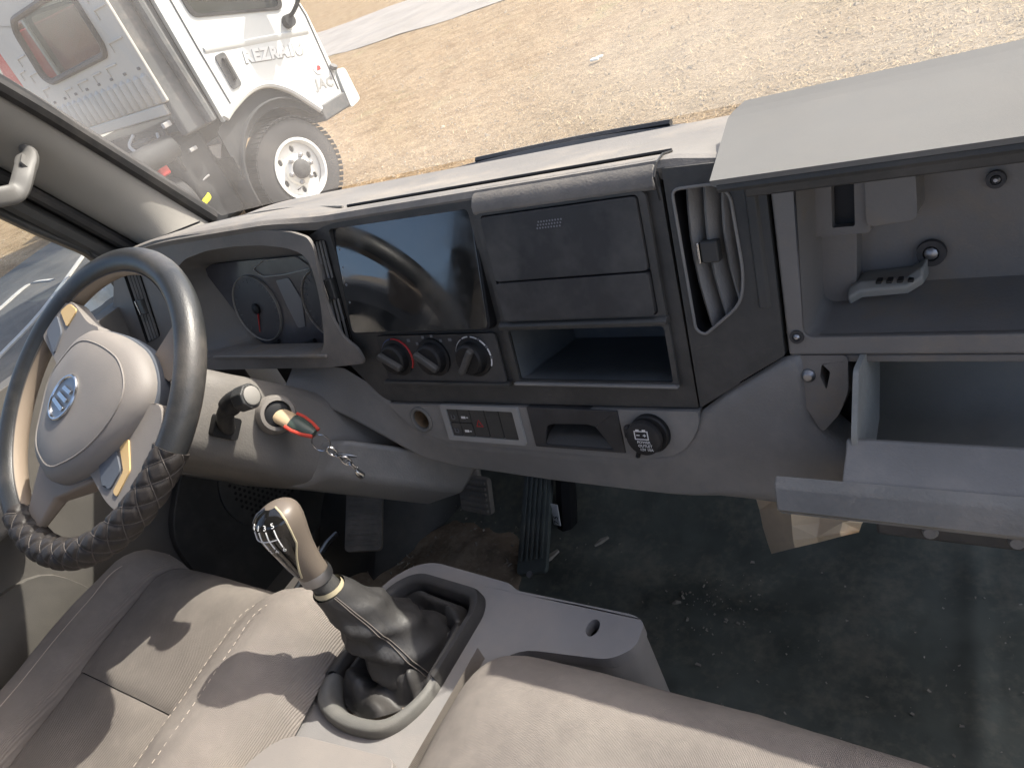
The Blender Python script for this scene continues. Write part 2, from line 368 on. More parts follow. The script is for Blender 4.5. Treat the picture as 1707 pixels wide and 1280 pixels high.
# ------------------------------------------------------------------ outside: the white truck parked on the left
ta = R(7.25); TFWD = Vector((math.sin(ta), math.cos(ta), 0))
_h = ray(500, 278); HUB = _h * ((GROUND + .45) / _h.z)
TF = Fr((HUB.x, HUB.y, GROUND), TFWD, (0, 0, 1))          # (along truck, up, outwards on its right side)
RF = Fr(TF(-.75, 0, 0), TF.ez, (0, 0, 1))                 # rear wall of its cab: (across, up, backwards)
WID = 2.30
tk = thing('parked_truck', 'white cab-over truck parked ahead on the left, seen from behind its cab', 'truck', TF(-.3, 0, -WID / 2))
arch = [(-.40, 1.05), (-.30, 1.09), (-.12, 1.135), (.03, 1.135), (.155, 1.085), (.28, .98), (.40, .82), (.46, .735)]
outl = [(.755, .76), (.80, 1.0), (.80, 1.46), (.72, 1.9), (.56, 2.42), (.40, 2.5), (-.42, 2.5)] + [(-.42, 1.05)] + arch[1:]
win = rnd([(-.2, 1.79), (.58, 1.575), (.62, 1.72), (.46, 2.3), (-.22, 2.34)], .06)
for sgn, nm in ((0, 'cab_side'), (1, 'cab_side')):
    z1 = 0 if sgn == 0 else -WID + .05
    if sgn: win = rnd([(-.38, 1.52), (.58, 1.5), (.62, 1.72), (.46, 2.3), (-.38, 2.34)], .06)
    B().plate(outl, z1 - .05, z1, TF, [win]).build(nm, 'truck_white', tk, bevel=.018)
    g = B().plate(shrink(win, 1.02), z1 - .035, z1 - .03, TF).build('side_window', 'tinted_glass', tk, smooth=0)
    B().plate(shrink(win, 1.03), z1 - .01, z1 + .012, TF, [shrink(win, .95)]).build('window_seal', 'rubber', g)
# door: seam, crease, handle, raised arch lip
B().tube([TF(-.29, 1.10, .002), TF(-.30, 1.6, .002), TF(-.30, 2.36, .002)], .006, 6).build('door_seam', 'truck_grey', tk); door = B().tube([TF(.70, 2.0, .001), TF(.775, 1.45, .001), TF(.745, .82, .001)], .006, 6)
door.build('door_seam', 'truck_grey', tk)
B().loft([[TF(s, z + dz, o) for dz, o in ((-.03, .0), (-.008, .012), (.012, .012), (.022, .0))] for s, z in ((-.26, 1.56), (0, 1.50), (.35, 1.425), (.72, 1.345))], False, False).build('door_crease', 'truck_white', tk)
al = [TF(s, z + .02, .012) for s, z in arch]; B().tube(spline(al), .03, 8).build('arch_lip', 'truck_white', tk)
HF = Fr(TF(-.163, 1.355, 0), TF.ex, TF.ey)
h = B().plate(rnd(rect(-.05, -.135, .05, .135), .03), 0, .012, HF).build('door_handle', 'truck_grey', tk, bevel=.004)
B().box((.008, .01, .03), (.028, .17, .016), HF).box((.008, .09, .018), (.028, .02, .03), HF).box((.008, -.07, .018), (.028, .02, .03), HF).build('pull_bar', 'black', h, bevel=.006)
lettering('door_lettering', 'REZRA16', TF, .30, 1.315, .004, .125, 'body_white', tk, depth=.003, rot=-.255, bold=.006)
lettering('door_lettering', 'REZRA16', TF, .306, 1.308, .001, .127, 'lettering_grey', tk, depth=.001, rot=-.255, bold=.007)
lettering('badge', 'JAC', TF, .635, .92, .002, .11, 'lettering_grey', tk, depth=.002, rot=-.25, bold=.004)
B().plate(circ(.645, 1.05, .05, 20), .001, .005, TF).build('sticker', 'white_mark', tk, smooth=0)
B().plate(rnd([(.62, 1.035), (.665, 1.03), (.672, 1.06), (.645, 1.075)], .008), .005, .007, TF).build('sticker_print', 'red_mark', tk, smooth=0)
# front, roof, floor, bumper
B().box((.80, 1.35, -WID / 2), (.05, 1.2, WID - .1), TF).build('cab_front', 'truck_white', tk, bevel=.02)
B().loft([[TF(s, 2.47, -.05), TF(s, 2.55, -.2), TF(s, 2.55, -WID + .2), TF(s, 2.47, -WID + .05)] for s in (-.72, -.4, .3, .5)], True).build('cab_roof', 'truck_white', tk, bevel=.02)
B().box((0, 1.16, -WID / 2), (1.4, .06, WID - .12), TF).build('cab_base', 'truck_dark', tk)
bm = B().box((.63, .715, -WID / 2), (.34, .14, WID + .02), TF).build('bumper', 'truck_grey', tk, bevel=.02)
B().plate(rnd([(.0, .63), (.14, .655), (.13, .95), (.03, .97)], .03), -WID, .015, Fr(TF(.775, 0, 0), TF.ex, TF.ey)).build('bumper_face', 'truck_white', bm, bevel=.02)
B().tube([TF(.79, .985, .0), TF(.80, 1.01, .02)], .035, 8).build('bumper_bracket', 'truck_grey', bm)
# dark pillar between cab side and rear wall
B().box((-.575, 1.80, -.10), (.32, 1.44, .1), TF).build('rear_pillar', 'truck_grey', tk, bevel=.03)
B().tube([TF(-.50, 1.1, -.03), TF(-.52, 1.7, -.03), TF(-.53, 2.45, -.03)], .045, 10).build('intake_duct', 'truck_grey', tk)
# rear wall with window and pressed ribs
rw = [(-.02, 1.36), (-.02, 2.42), (-.3, 2.5), (-WID + .3, 2.5), (-WID, 2.40), (-WID, 1.36)]
wnd = rnd([(-.40, 1.86), (-.40, 2.22), (-.46, 2.30), (-1.60, 2.30), (-1.70, 2.22), (-1.76, 1.84), (-1.66, 1.78), (-.46, 1.80)], .07)
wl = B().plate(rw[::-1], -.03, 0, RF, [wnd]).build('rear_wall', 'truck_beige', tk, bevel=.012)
g = B().plate(shrink(wnd, 1.02), -.018, -.012, RF).build('rear_window', 'tinted_glass', tk, smooth=0)
B().tube([RF(p[0], p[1], .004) for p in shrink(wnd, .985)] + [RF(*shrink(wnd, .985)[0], .004)], .028, 8).build('window_seal', 'rubber', g)
for k in range(17):
    x = -.12 - k * .125
    r0 = B().loft([[RF(x + .042 * math.cos(a) * w, z, .034 * math.sin(a) * w + .001) for a in [math.pi * j / 6 for j in range(7)]] for z, w in ((1.60, .2), (1.575, .9), (1.50, 1), (1.40, 1), (1.37, .6))], False, False)
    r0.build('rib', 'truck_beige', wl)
    if k % 2 == 0: B().box((x, 1.635, .004), (.045, .022, .008), RF).build('slot', 'truck_grey', wl, bevel=.004)
for x, z, l in ((-.15, 2.2, .2), (-.14, 2.08, .2), (-.20, 1.86, .24), (-.50, 1.72, .2), (-.80, 1.71, .16), (-1.12, 1.70, .22), (-1.45, 1.69, .16), (-1.9, 1.9, .2), (-1.92, 2.05, .2), (-1.86, 1.76, .16), (-2.1, 1.95, .14)):
    B().box((x, z, .004), (l, .016, .014), RF).box((x - l / 2, z - .035, .004), (.016, .07, .012), RF).build('pressed_line', 'truck_beige', wl, bevel=.005)
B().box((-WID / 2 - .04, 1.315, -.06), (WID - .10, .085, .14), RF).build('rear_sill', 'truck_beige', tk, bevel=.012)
# a mirror on its arm at the front of the door
mr = B().tube(spline([TF(.60, 1.50, .0), TF(.60, 1.52, .10), TF(.66, 1.62, .2), TF(.74, 1.82, .26)]), .018, 8).tube([TF(.57, 1.47, -.01), TF(.57, 1.475, .06)], [.055, .05], 12).build('mirror_arm', 'truck_dark', tk)
B().plate(rnd(rect(-.09, -.2, .09, .2), .05), -.03, .03, Fr(TF(.74, 2.0, .30), TF.ez, TF.ey)).build('mirror_head', 'truck_dark', mr, bevel=.02)
# wheels
def truck_wheel(c, sgn=1):
    F = Fr(TF(*c), TF.ex * sgn, TF.ey)
    prof = [(.25, -.22), (.30, -.235), (.39, -.23), (.425, -.20), (.435, -.12), (.43, -.05), (.41, -.01), (.33, .012), (.27, .0), (.25, -.01)]
    ty = B().lathe(prof, F, 48, False, False).build('tyre', 'tyre', tk)
    for k in range(56):
        a = 2 * math.pi * k / 56; Q = Fr(F(.432 * math.cos(a), .432 * math.sin(a), -.05), -F.ex * math.sin(a) + F.ey * math.cos(a), F.ez)
        if k == 0: tb = B()
        tb.box((0, 0, .0), (.034, .13, .008), Q)
    tag(tb.build('tread_blocks', 'tyre', ty, bevel=.003), kind='stuff')
    hub = [circ(.175 * math.cos(a), .175 * math.sin(a), .022, 12, .03) for a in [2 * math.pi * k / 6 + .3 for k in range(6)]]
    rm = B().lathe([(.258, -.20), (.24, -.10), (.235, -.02), (.262, .004), (.262, .012), (.24, .012), (.226, -.03)], F, 40, False, False).build('rim', 'rim_white', tk)
    B().plate(circ(0, 0, .232, 40), -.06, -.045, F, hub).build('rim_disc', 'rim_white', rm, bevel=.004)
    B().lathe([(.135, -.046), (.12, -.015), (.10, -.005), (.09, .0)], F, 28, False, True).build('rim_dish', 'rim_white', rm)
    B().lathe([(.085, -.01), (.08, .03), (.06, .045), (.03, .05)], F, 20, False, True).build('hub_cap', 'truck_dark', rm)
    B().lathe([(.22, -.15), (.22, -.075)], F, 24).build('brake_drum', 'truck_dark', rm)
    for k in range(6):
        a = 2 * math.pi * k / 6; Q = Fr(F(.112 * math.cos(a), .112 * math.sin(a), 0), F.ex, F.ey)
        B().lathe([(.02, -.012), (.02, .02), (.012, .028)], Q, 6).build('wheel_nut', 'steel', rm, smooth=0)
truck_wheel((0, .43, 0))
# mudguard and arch liner
fd = [TF(.56 * math.cos(a) * .95, .43 + .60 * math.sin(a), 0) for a in [R(d) for d in range(28, 196, 8)]]
B().loft([[p + TF.ez * .01, p - TF.ez * .34] for p in fd], False, False).build('mudguard', 'truck_dark', tk, solid=.02)
B().plate([(.46, .735)] + [(p[0], p[1] + .01) for p in arch[::-1]] + [(-.50, 1.0), (-.52, .62), (-.45, .62)] + [(.50 * math.cos(R(d)), .43 + .52 * math.sin(R(d))) for d in range(165, 30, -9)], -.05, -.035, TF).build('arch_liner', 'truck_dark', tk)
B().box((-.50, .55, -.17), (.02, .5, .30), TF).build('mud_flap', 'rubber', tk, bevel=.005)
# chassis
for la in (-.75, -1.55):
    B().box((-.45, .98, la), (1.6, .2, .07), TF).build('chassis_rail', 'truck_dark', tk, bevel=.01)
for s in (-.85, -1.2): B().box((s, .98, -1.15), (.09, .16, .75), TF).build('cross_member', 'truck_dark', tk, bevel=.01)
B().lathe([(.16, -.3), (.24, -.25), (.26, 0), (.2, .1), (.13, .5)], Fr(TF(-.75, .95, -1.15), TF.ey, TF.ez), 20).build('gearbox', 'truck_dark', tk)
B().lathe([(.05, 0), (.05, 1.6)], Fr(TF(-.9, .9, -1.15), TF.ey, -TF.ez.cross(TF.ey)), 12).build('drive_shaft', 'truck_dark', tk)
B().lathe([(.23, -.16), (.25, -.14), (.25, .14), (.23, .16)], Fr(TF(-1.05, .62, -.36), TF.ez, TF.ey), 24).build('fuel_tank', 'truck_dark', tk)
B().box((-.95, .66, -.62), (.7, .95, .12), TF).build('locker', 'truck_dark', tk, bevel=.03)
B().box((-.72, .72, -.34), (.35, .75, .36), TF).build('air_filter_box', 'truck_dark', tk, bevel=.06)
B().lathe([(.08, -.2), (.1, -.18), (.1, .18), (.08, .2)], Fr(TF(-1.0, 1.06, -.2), TF.ez, TF.ey), 20).build('air_tank', 'truck_dark', tk)
B().box((-.86, 1.06, -.5), (.1, .22, .3), TF).box((-.95, .8, -.45), (.3, .25, .3), TF).build('battery_box', 'truck_dark', tk, bevel=.015)
for P, r, mt in ([[(-.82, 1.18, -.3), (-.9, 1.08, -.25), (-1.0, 1.1, -.34), (-1.02, 1.18, -.42), (-.95, 1.24, -.4)], .013, 'pipe_grey'],
                 [[(-.8, 1.2, -.2), (-.86, 1.0, -.15), (-.84, .8, -.2), (-.95, .62, -.25)], .02, 'truck_dark'],
                 [[(-.85, .9, -.7), (-1.1, .78, -.5), (-1.35, .86, -.4), (-1.5, 1.0, -.3)], .018, 'truck_dark'],
                 [[(-.7, .75, -.15), (-.9, .72, -.2), (-1.05, .74, -.2)], .009, 'pipe_grey'],
                 [[(-.9, .55, -.4), (-1.1, .5, -.3), (-1.3, .52, -.3)], .009, 'pipe_grey']):
    B().tube(spline([TF(*p) for p in P]), r, 8).build('hose', mt, tk)
for p, s in (((-1.0, .98, -.2), (.09, .16, .09)), ((-1.12, .74, -.22), (.16, .1, .1)), ((-1.2, .60, -.3), (.22, .12, .12))):
    B().box(p, s, TF).build('red_fitting', 'truck_red', tk, bevel=.02)
for p, s in (((-.80, 1.22, -.12), (.07, .04, .04)), ((-.72, .98, -.12), (.07, .03, .03)), ((-.98, .62, -.16), (.03, .07, .03)), ((-1.1, .82, -.15), (.1, .02, .05))):
    B().box(p, s, TF).build('bracket', 'pipe_grey', tk, bevel=.006)
ys = B().loft([[TF(-1.0 + .12 * t, .585 + .085 * t + .012 * math.sin(t * 5), .03 + dx) + TF.ey * dz for dx, dz in ((-.02, -.022), (.02, -.022), (.02, .022), (-.02, .022))] for t in [k / 8 for k in range(9)]])
tag(ys.build('yellow_strap', 'yellow_strap', bevel=.01), 'bright yellow strap end hanging below the white truck', 'strap')
B().box((-.60, .72, -.5), (.3, .8, .2), TF).build('dark_filler', 'truck_dark', tk, bevel=.03)  # added dark box, blocks the bright ground showing through the chassis
# interior glimpsed through its rear window
for la in (-.45,): B().box((-.3, 1.62, la), (.16, .8, .5), TF).build('seat_back', 'truck_dark', tk, bevel=.05)
B().box((.05, 1.3, -WID / 2), (.5, .12, WID - .3), TF).build('seat_base', 'truck_dark', tk, bevel=.04)
B().box((.62, 1.40, -WID / 2), (.28, .22, WID - .2), TF).build('inner_dash', 'truck_dark', tk, bevel=.05)
# ------------------------------------------------------------------ a red truck farther off, glimpsed through that rear window
rc = ray(152, 74) * 10.0; KF = Fr((rc.x, rc.y, GROUND), (math.sin(R(155)), math.cos(R(155)), 0), (0, 0, 1))
rt = thing('red_truck', 'red truck cab seen through the rear window of the white truck', 'truck', KF(0, 0, 0))
rsd = [(-.7, .6), (.8, .6), (.85, 1.5), (.55, 2.45), (-.7, 2.5)]; rwn = rnd([(-.35, 1.6), (.6, 1.55), (.4, 2.3), (-.35, 2.3)], .05)
B().plate(rsd, -.9, -.84, KF, [rwn]).build('cab_side', 'truck_red', rt, bevel=.02); B().plate(rsd, .84, .9, KF, [rwn]).build('cab_side', 'truck_red', rt, bevel=.02)
B().box((-.7, 1.55, 0), (.06, 1.9, 1.68), KF).build('cab_back', 'truck_red', rt, bevel=.02); B().box((-.05, 2.5, 0), (1.3, .08, 1.7), KF).build('cab_top', 'body_white', rt, bevel=.03)
B().box((.70, 1.5, 0), (.10, 1.8, 1.66), KF).build('cab_front', 'truck_red', rt, bevel=.03)
B().box((-2.6, 1.6, 0), (3.4, 1.2, 1.9), KF).box((-2.6, .95, 0), (3.6, .15, 1.6), KF).build('cargo_box', 'body_white', rt, bevel=.02)
for s in (0, -3.2):
    for la in (-.8, .8): B().lathe([(.2, -.12), (.42, -.12), (.43, .12), (.2, .12)], Fr(KF(s, .43, la), KF.ex, KF.ey), 24).build('wheel', 'tyre', rt)
# ------------------------------------------------------------------ the cab we sit in: shell
WIN0 = Vector((0, .885, -.322)); WIN1 = Vector((0, .345, .47))            # windscreen base and head
def wpt(x, t, o=0): return Vector((x, WIN0.y + (WIN1.y - WIN0.y) * t, WIN0.z + (WIN1.z - WIN0.z) * t + o))
# floor, toe board, front wall, rear wall, roof
fl = B()
def floorp(u, v):
    x = -1.36 + 1.86 * u; y = -.45 + 1.53 * v; z = -1.1
    if y > .86: z += (y - .86) ** 2 * 3.2
    z += .006 * math.exp(-((y - .60 - .10 * (x + .2)) / .012) ** 2) * (x > -.5) + .005 * math.exp(-((x + .02 + .1 * y) / .014) ** 2) + .005 * math.exp(-((y - .74 + .03 * math.sin(x * 9)) / .02) ** 2) * (x > -.6)
    z += .004 * noise.noise(Vector((x * 6, y * 6, 0))) + .002 * noise.noise(Vector((x * 25, y * 25, 0)))
    return Vector((x, y, z))
fl.grid(floorp, 150, 130)
tag(fl.build('cab_floor', 'floor_rubber'), kind='structure')
b = B().box((-.45, 1.06, -.80), (1.9, .05, .62)); tag(b.build('cab_front_wall', 'black'), kind='structure')
b = B().box((-.45, 1.16, -.95), (1.96, .06, .92)); tag(b.build('cab_nose', 'body_white', bevel=.015), kind='structure')
b = B(); b.loft([[Vector((x, y, z + d)) for y, z in ((.36, .475), (.25, .53), (-.2, .56), (-.5, .52))] for x, d in ((-1.36, -.03), (-1.2, 0), (.3, 0), (.46, -.03))], False, False)
tag(b.build('cab_roof', 'trim_beige', solid=.03), kind='structure')
b = B().plate(rect(-1.42, -1.1, .52, .55), -.02, .02, Fr((0, -.48, 0), (1, 0, 0), (0, 0, 1)), [rnd(rect(-1.15, -.2, .2, .32), .05)])
tag(b.build('cab_rear_wall', 'trim_beige'), kind='structure')
# windscreen
ws = B(); 
def wsp(u, v): 
    x = -1.335 + 1.79 * u; p = wpt(x, v); p.y += .05 * (1 - (2 * u - 1) ** 2) - .01; return p
ws.grid(wsp, 14, 8)
tag(ws.build('windscreen', 'windscreen_glass'), 'dusty windscreen pane above the dashboard', 'windscreen')
# left pillar: trim shell, black seal, grab handle
pl = thing('windscreen_pillar', 'grey plastic trimmed windscreen pillar on the driver side with a grab handle', 'pillar', (-1.36, .8, -.33))
A = [Vector((-1.335, .85, -.316)), Vector((-1.30, .711, -.103)), Vector((-1.27, .625, .016)), Vector((-1.24, .44, .28)), Vector((-1.22, .34, .44))]
Bv = [Vector((-1.40, .735, -.30)), Vector((-1.385, .655, -.165)), Vector((-1.372, .583, -.05)), Vector((-1.33, .40, .22)), Vector((-1.30, .30, .42))]
A2, B2 = spline(A, 8), spline(Bv, 8)
def trimp(u, v):
    k = u * (len(A2) - 1); i = min(int(k), len(A2) - 2); t = k - i
    a = A2[i].lerp(A2[i + 1], t); c = B2[i].lerp(B2[i + 1], t); p = a.lerp(c, v); bulge = math.sin(math.pi * v) ** .8 * .026
    flare = max(0, 1 - u * 5) ** 2
    return p + Vector((.8, -.5, .15)) * (bulge + .0) + Vector((.03, -.035, -.02)) * flare * math.sin(math.pi * min(1, v * 1.0))
B().grid(trimp, 40, 12).build('pillar_trim', 'pillar_grey', pl)
outA = [p + Vector((-.012, .03, .01)) for p in A2]
B().tube([p + Vector((.002, .004, 0)) for p in A2], .013, 8).build('windscreen_seal', 'rubber', pl)
B().tube([p + Vector((-.006, .014, .006)) for p in A2], .010, 8).build('outer_seal', 'black', pl)
B().loft([[p + Vector((0, .004, 0)), p + Vector((-.05, .018, .0)), q + Vector((-.07, 0, 0)), q + Vector((-.045, -.045, 0)), q] for p, q in zip(A2, B2)], True).build('pillar_body', 'black', pl)
B().tube([q + Vector((-.004, -.012, -.004)) for q in B2], .011, 8).build('door_seal', 'rubber', pl)
B().tube([q + Vector((-.03, -.034, -.01)) for q in B2], .016, 8).build('frame_seal', 'dash_dark', pl)
# grab handle
hp = [at(44, 258, x=-1.318), at(46, 262, x=-1.29), at(40, 290, x=-1.268), at(30, 318, x=-1.262), at(8, 327, x=-1.258), at(-40, 330, x=-1.255), at(-110, 310, x=-1.255), at(-170, 260, x=-1.27), at(-185, 245, x=-1.30)]
hs = spline(hp, 6); b = B(); rings = []
for i, p in enumerate(hs):
    t = (hs[min(i + 1, len(hs) - 1)] - hs[max(i - 1, 0)]).normalized(); nx = Vector((.75, -.6, .1)); nx = (nx - t * nx.dot(t)).normalized(); sd2 = t.cross(nx)
    w = .0155 if i < 10 else .0145
    rings.append([p + sd2 * w * math.copysign(abs(math.cos(a)) ** .6, math.cos(a)) + nx * .009 * math.copysign(abs(math.sin(a)) ** .6, math.sin(a)) for a in [2 * math.pi * k / 14 for k in range(14)]])
b.loft(rings); gh = b.build('grab_handle', 'handle_grey', pl)
c = hs[8]; Q = Fr(c + Vector((.010, -.0075, .001)), (hs[3] - hs[12]), Vector((.1, .2, -1)))
B().plate(rnd(rect(-.013, -.008, .013, .008), .003), -.003, .0012, Q).build('screw_cover', 'handle_grey', gh, bevel=.001)
# driver door
dr_ = thing('driver_door', 'beige driver door with window, lower panel and round speaker grille', 'door', (-1.40, .2, -1.05))
DOORF = Fr((-1.385, 0, 0), (0, 1, 0), (0, 0, 1))
wop = [(-.30, -.345), (.50, -.365), (.665, -.36), (.655, -.27), (.60, -.19), (.37, .19), (.29, .38), (-.30, .42)]
out_ = [(-.40, -1.06), (.78, -1.06), (.78, -.34), (.70, -.27), (.61, -.13), (.40, .22), (.31, .46), (-.40, .50)]
B().plate(out_, -.06, -.035, DOORF, [rnd(wop, .02)]).build('door_frame', 'dash_dark', dr_, bevel=.006)
B().plate(rnd([(-.40, -1.05), (.70, -1.05), (.76, -.8), (.75, -.40), (.70, -.36), (-.40, -.345)], .02), -.04, .0, DOORF).build('door_panel', 'door_trim', dr_, bevel=.012)
B().plate(rnd([(-.40, -.62), (.10, -.60), (.24, -.62), (.28, -.74), (.22, -1.0), (-.40, -1.0)], .05), .0, .012, DOORF).build('door_insert', 'door_trim', dr_, bevel=.006)
B().box((.0, -.50, .03), (.6, .05, .07), DOORF).build('armrest', 'dash_grey', dr_, bevel=.015)
B().plate(rnd([(-.35, -.75), (.12, -.735), (.20, -.80), (.16, -1.0), (-.35, -1.0)], .04), .012, .04, DOORF).build('door_pocket', 'black', dr_, bevel=.01)
B().plate(rnd([(.40, -1.0), (.74, -1.0), (.74, -.60), (.52, -.66), (.42, -.75)], .05), .0, .02, DOORF).build('kick_panel', 'dash_dark', dr_, bevel=.01)
sg = B().lathe([(.105, .019), (.105, .026), (.095, .03), (.0001, .031)], Fr(DOORF(.64, -.80, 0), DOORF.ex, DOORF.ey), 36, False, False).build('speaker_grille', 'dash_dark', dr_)
hb = B()
for i in range(-7, 8):
    for j in range(-7, 8):
        x, y = i * .012 + (j % 2) * .006, j * .0108
        if x * x + y * y < .084 ** 2: hb.lathe([(.0036, .0305), (.0036, .0312)], Fr(DOORF(.64 + x, -.80 + y, 0), DOORF.ex, DOORF.ey), 6)
tag(hb.build('grille_holes', 'black', sg, smooth=0), kind='stuff')
B().plate(shrink(wop, 1.01), -.052, -.048, DOORF).build('window_pane', 'door_glass', dr_, smooth=0)
B().box((-.45, -.2, -.02), (.12, 1.4, .06), DOORF).build('latch_pillar', 'trim_beige', dr_, bevel=.02)
b = B().loft([[Vector((-1.335 + .02 * t, -.37 + w, .40 - 1.1 * t)) for w in (-.024, .024)] for t in [k / 8 for k in range(9)]], False, False)
tag(b.build('seat_belt', 'belt', solid=.002), 'pale seat belt webbing hanging behind the driver seat', 'seat belt')
# outer skin of the driver door (what throws our own shadow on the ground)
b = B().box((-1.475, .15, -.93), (.05, 1.5, .9)); tag(b.build('cab_outer_side', 'body_white', bevel=.02), kind='structure')
# wiper and cowl outside the glass
cw = B().box((-.45, 1.04, -.43), (1.86, .22, .012)); tag(cw.build('cowl', 'black', bevel=.004), kind='structure')
wp = thing('wiper', 'black wiper arm and blade resting along the base of the windscreen', 'wiper', (-.5, .95, -.31))
P = [at(690, 306, y=1.05), at(790, 281, y=1.045), at(960, 247, y=1.04), at(1110, 222, y=1.035), at(1190, 207, y=1.03)]
B().tube(spline(P), [.004 + .010 * math.sin(math.pi * min(1, k / 24)) for k in range(25)], 6).build('wiper_blade', 'truck_grey', wp)  # windscreen haze put into the blade colour, grey rather than black
B().tube(spline([p + Vector((.01, .004, .012)) for p in P[1:4]]), .006, 6).build('wiper_arm', 'dash_dark', wp)
# a dark concrete strip with pale edging seen through the driver window, and pale rocks by it
def gp(u, v, dz=0.0): p = at(u, v, z=GROUND + .03); p.z = GROUND + .05 + dz; return p
b = B().loft([[gp(-140, 570), gp(-140, 860)], [gp(-40, 497), gp(-30, 760)], [gp(60, 424), gp(90, 620)], [gp(140, 372), gp(190, 560)], [gp(215, 330), gp(270, 520)]], False, False)
tag(b.build('concrete_strip', 'concrete', solid=.03), kind='structure')
for (P, lab) in (([(-60, 662), (0, 600), (75, 520), (150, 418), (175, 390)], 'pale kerb edging across the dark concrete strip outside the driver window, the upper one'), ([(-60, 720), (0, 672), (50, 610), (95, 545)], 'pale kerb edging across the dark concrete strip outside the driver window, the lower one'), ([(-60, 560), (0, 520), (50, 478), (90, 470)], 'pale curved edging at the far side of the dark concrete strip')):
    pts = spline([gp(*q, .004) for q in P], 4)
    tag(B().loft([[p + Vector((-.03, -.015, -.01)), p + Vector((-.03, -.015, .012)), p + Vector((.03, .015, .012)), p + Vector((.03, .015, -.01))] for p in pts]).build('kerb_edging', 'pipe_grey', bevel=.004), lab, 'kerb', 'pale kerb edgings')
for i, (u, v, r_, lab) in enumerate(((158, 512, .20, 'pale sunlit rock glimpsed through the steering wheel, lowest of three'), (182, 492, .22, 'pale sunlit rock glimpsed through the steering wheel, in the middle'), (200, 470, .16, 'pale sunlit rock glimpsed through the steering wheel, topmost of three'))):
    c = gp(u, v); bm = bmesh.new(); bmesh.ops.create_icosphere(bm, subdivisions=3, radius=r_)
    for q in bm.verts: q.co = c + q.co * (1 + .5 * noise.noise(q.co * 6 + Vector((i, 0, 0)))) * Vector((1.2, 1, .8)).length * .55
    b = B().add([q.co.copy() for q in bm.verts], [[w.index for w in f.verts] for f in bm.faces]); bm.free()
    tag(b.build('rock', 'pale_rock', smooth=0), lab, 'rock', 'pale rocks')
# ------------------------------------------------------------------ dashboard
da = thing('dashboard', 'grey truck dashboard with black centre panel, open glovebox and instrument hood', 'dashboard', (-.45, .62, -.66))
# top pad: one long moulding, deeper over the instruments
def padp(u, v):
    x = -1.405 + 1.86 * u
    lf = min(1, max(0, (-.80 - x) / .12)); lf = lf * lf * (3 - 2 * lf)            # 1 over the instruments
    prof = [(.90, -.325), (.83, -.314), (.76, -.296), (.70, -.279), (.676, -.271), (.664, -.270), (.659, -.276), (.661, -.289)]
    prl = [(.90, -.325), (.83, -.310), (.77, -.290), (.71, -.270), (.668, -.259), (.651, -.2575), (.643, -.261), (.645, -.272)]
    k = v * 7; i = min(int(k), 6); t = k - i
    f = lambda P: Vector((0, P[i][0] + (P[i + 1][0] - P[i][0]) * t, P[i][1] + (P[i + 1][1] - P[i][1]) * t))
    p = f(prof).lerp(f(prl), lf); p.x = x
    edge = max(0, (-1.12 - x) / .28); p.z -= .03 * edge ** 2; 
    if x > -.31: p.z -= .008 * min(1, (x + .31) / .05)
    return p
B().grid(padp, 120, 28).build('top_pad', 'dash_top', da)
B().tube([Vector((x, .704, -.2795 + .0012)) for x in (-.80, -.5, -.325)], .0022, 6).build('pad_seam', 'black', da)
B().tube([Vector((-.325, .704, -.279)), Vector((-.322, .675, -.269)), Vector((-.3195, .652, -.2675)), Vector((-.3195, .640, -.276)), Vector((-.3195, .639, -.30))], .0012, 6).build('pad_seam', 'black', da)
B().tube(spline([Vector((-1.22, .815, -.308)), Vector((-1.05, .76, -.286)), Vector((-.93, .735, -.2805)), Vector((-.81, .704, -.278))], 5), .0018, 6).build('pad_seam', 'pillar_grey', da)
# defrost slot at the left corner
B().plate(rnd(rect(-.04, -.004, .04, .004), .003), 0, .003, Fr((-1.235, .725, -.279), (1, .45, .02), (-.4, 1, -.2))).build('defrost_slot', 'black', da)
# instrument surround with hooded opening and the left air vent hole
SO = .016
def pxs(o, *l): return [DF.px(u, v, o) for u, v in l]
hole = rnd(pxs(SO, (284, 500), (288, 455), (308, 432), (345, 418), (390, 411), (435, 409), (475, 413), (502, 422), (516, 438), (526, 468), (534, 505), (540, 560), (539, 582), (526, 596), (345, 597), (300, 600)), .012)
lq = pxs(SO, (207, 456), (233, 452), (268, 560), (246, 572)); lv = rnd(lq, .008)
B().plate(rnd(pxs(SO, (190, 440), (215, 418), (255, 402), (300, 393), (360, 386), (430, 383), (485, 387), (512, 396), (522, 412), (526, 436), (533, 465), (541, 497), (553, 531), (571, 562), (596, 582), (608, 606), (545, 613), (330, 617), (215, 625), (188, 560)), .008), .011, SO, DF, [hole, lv]).build('instrument_surround', 'surround', da, bevel=.0022, seg=2)
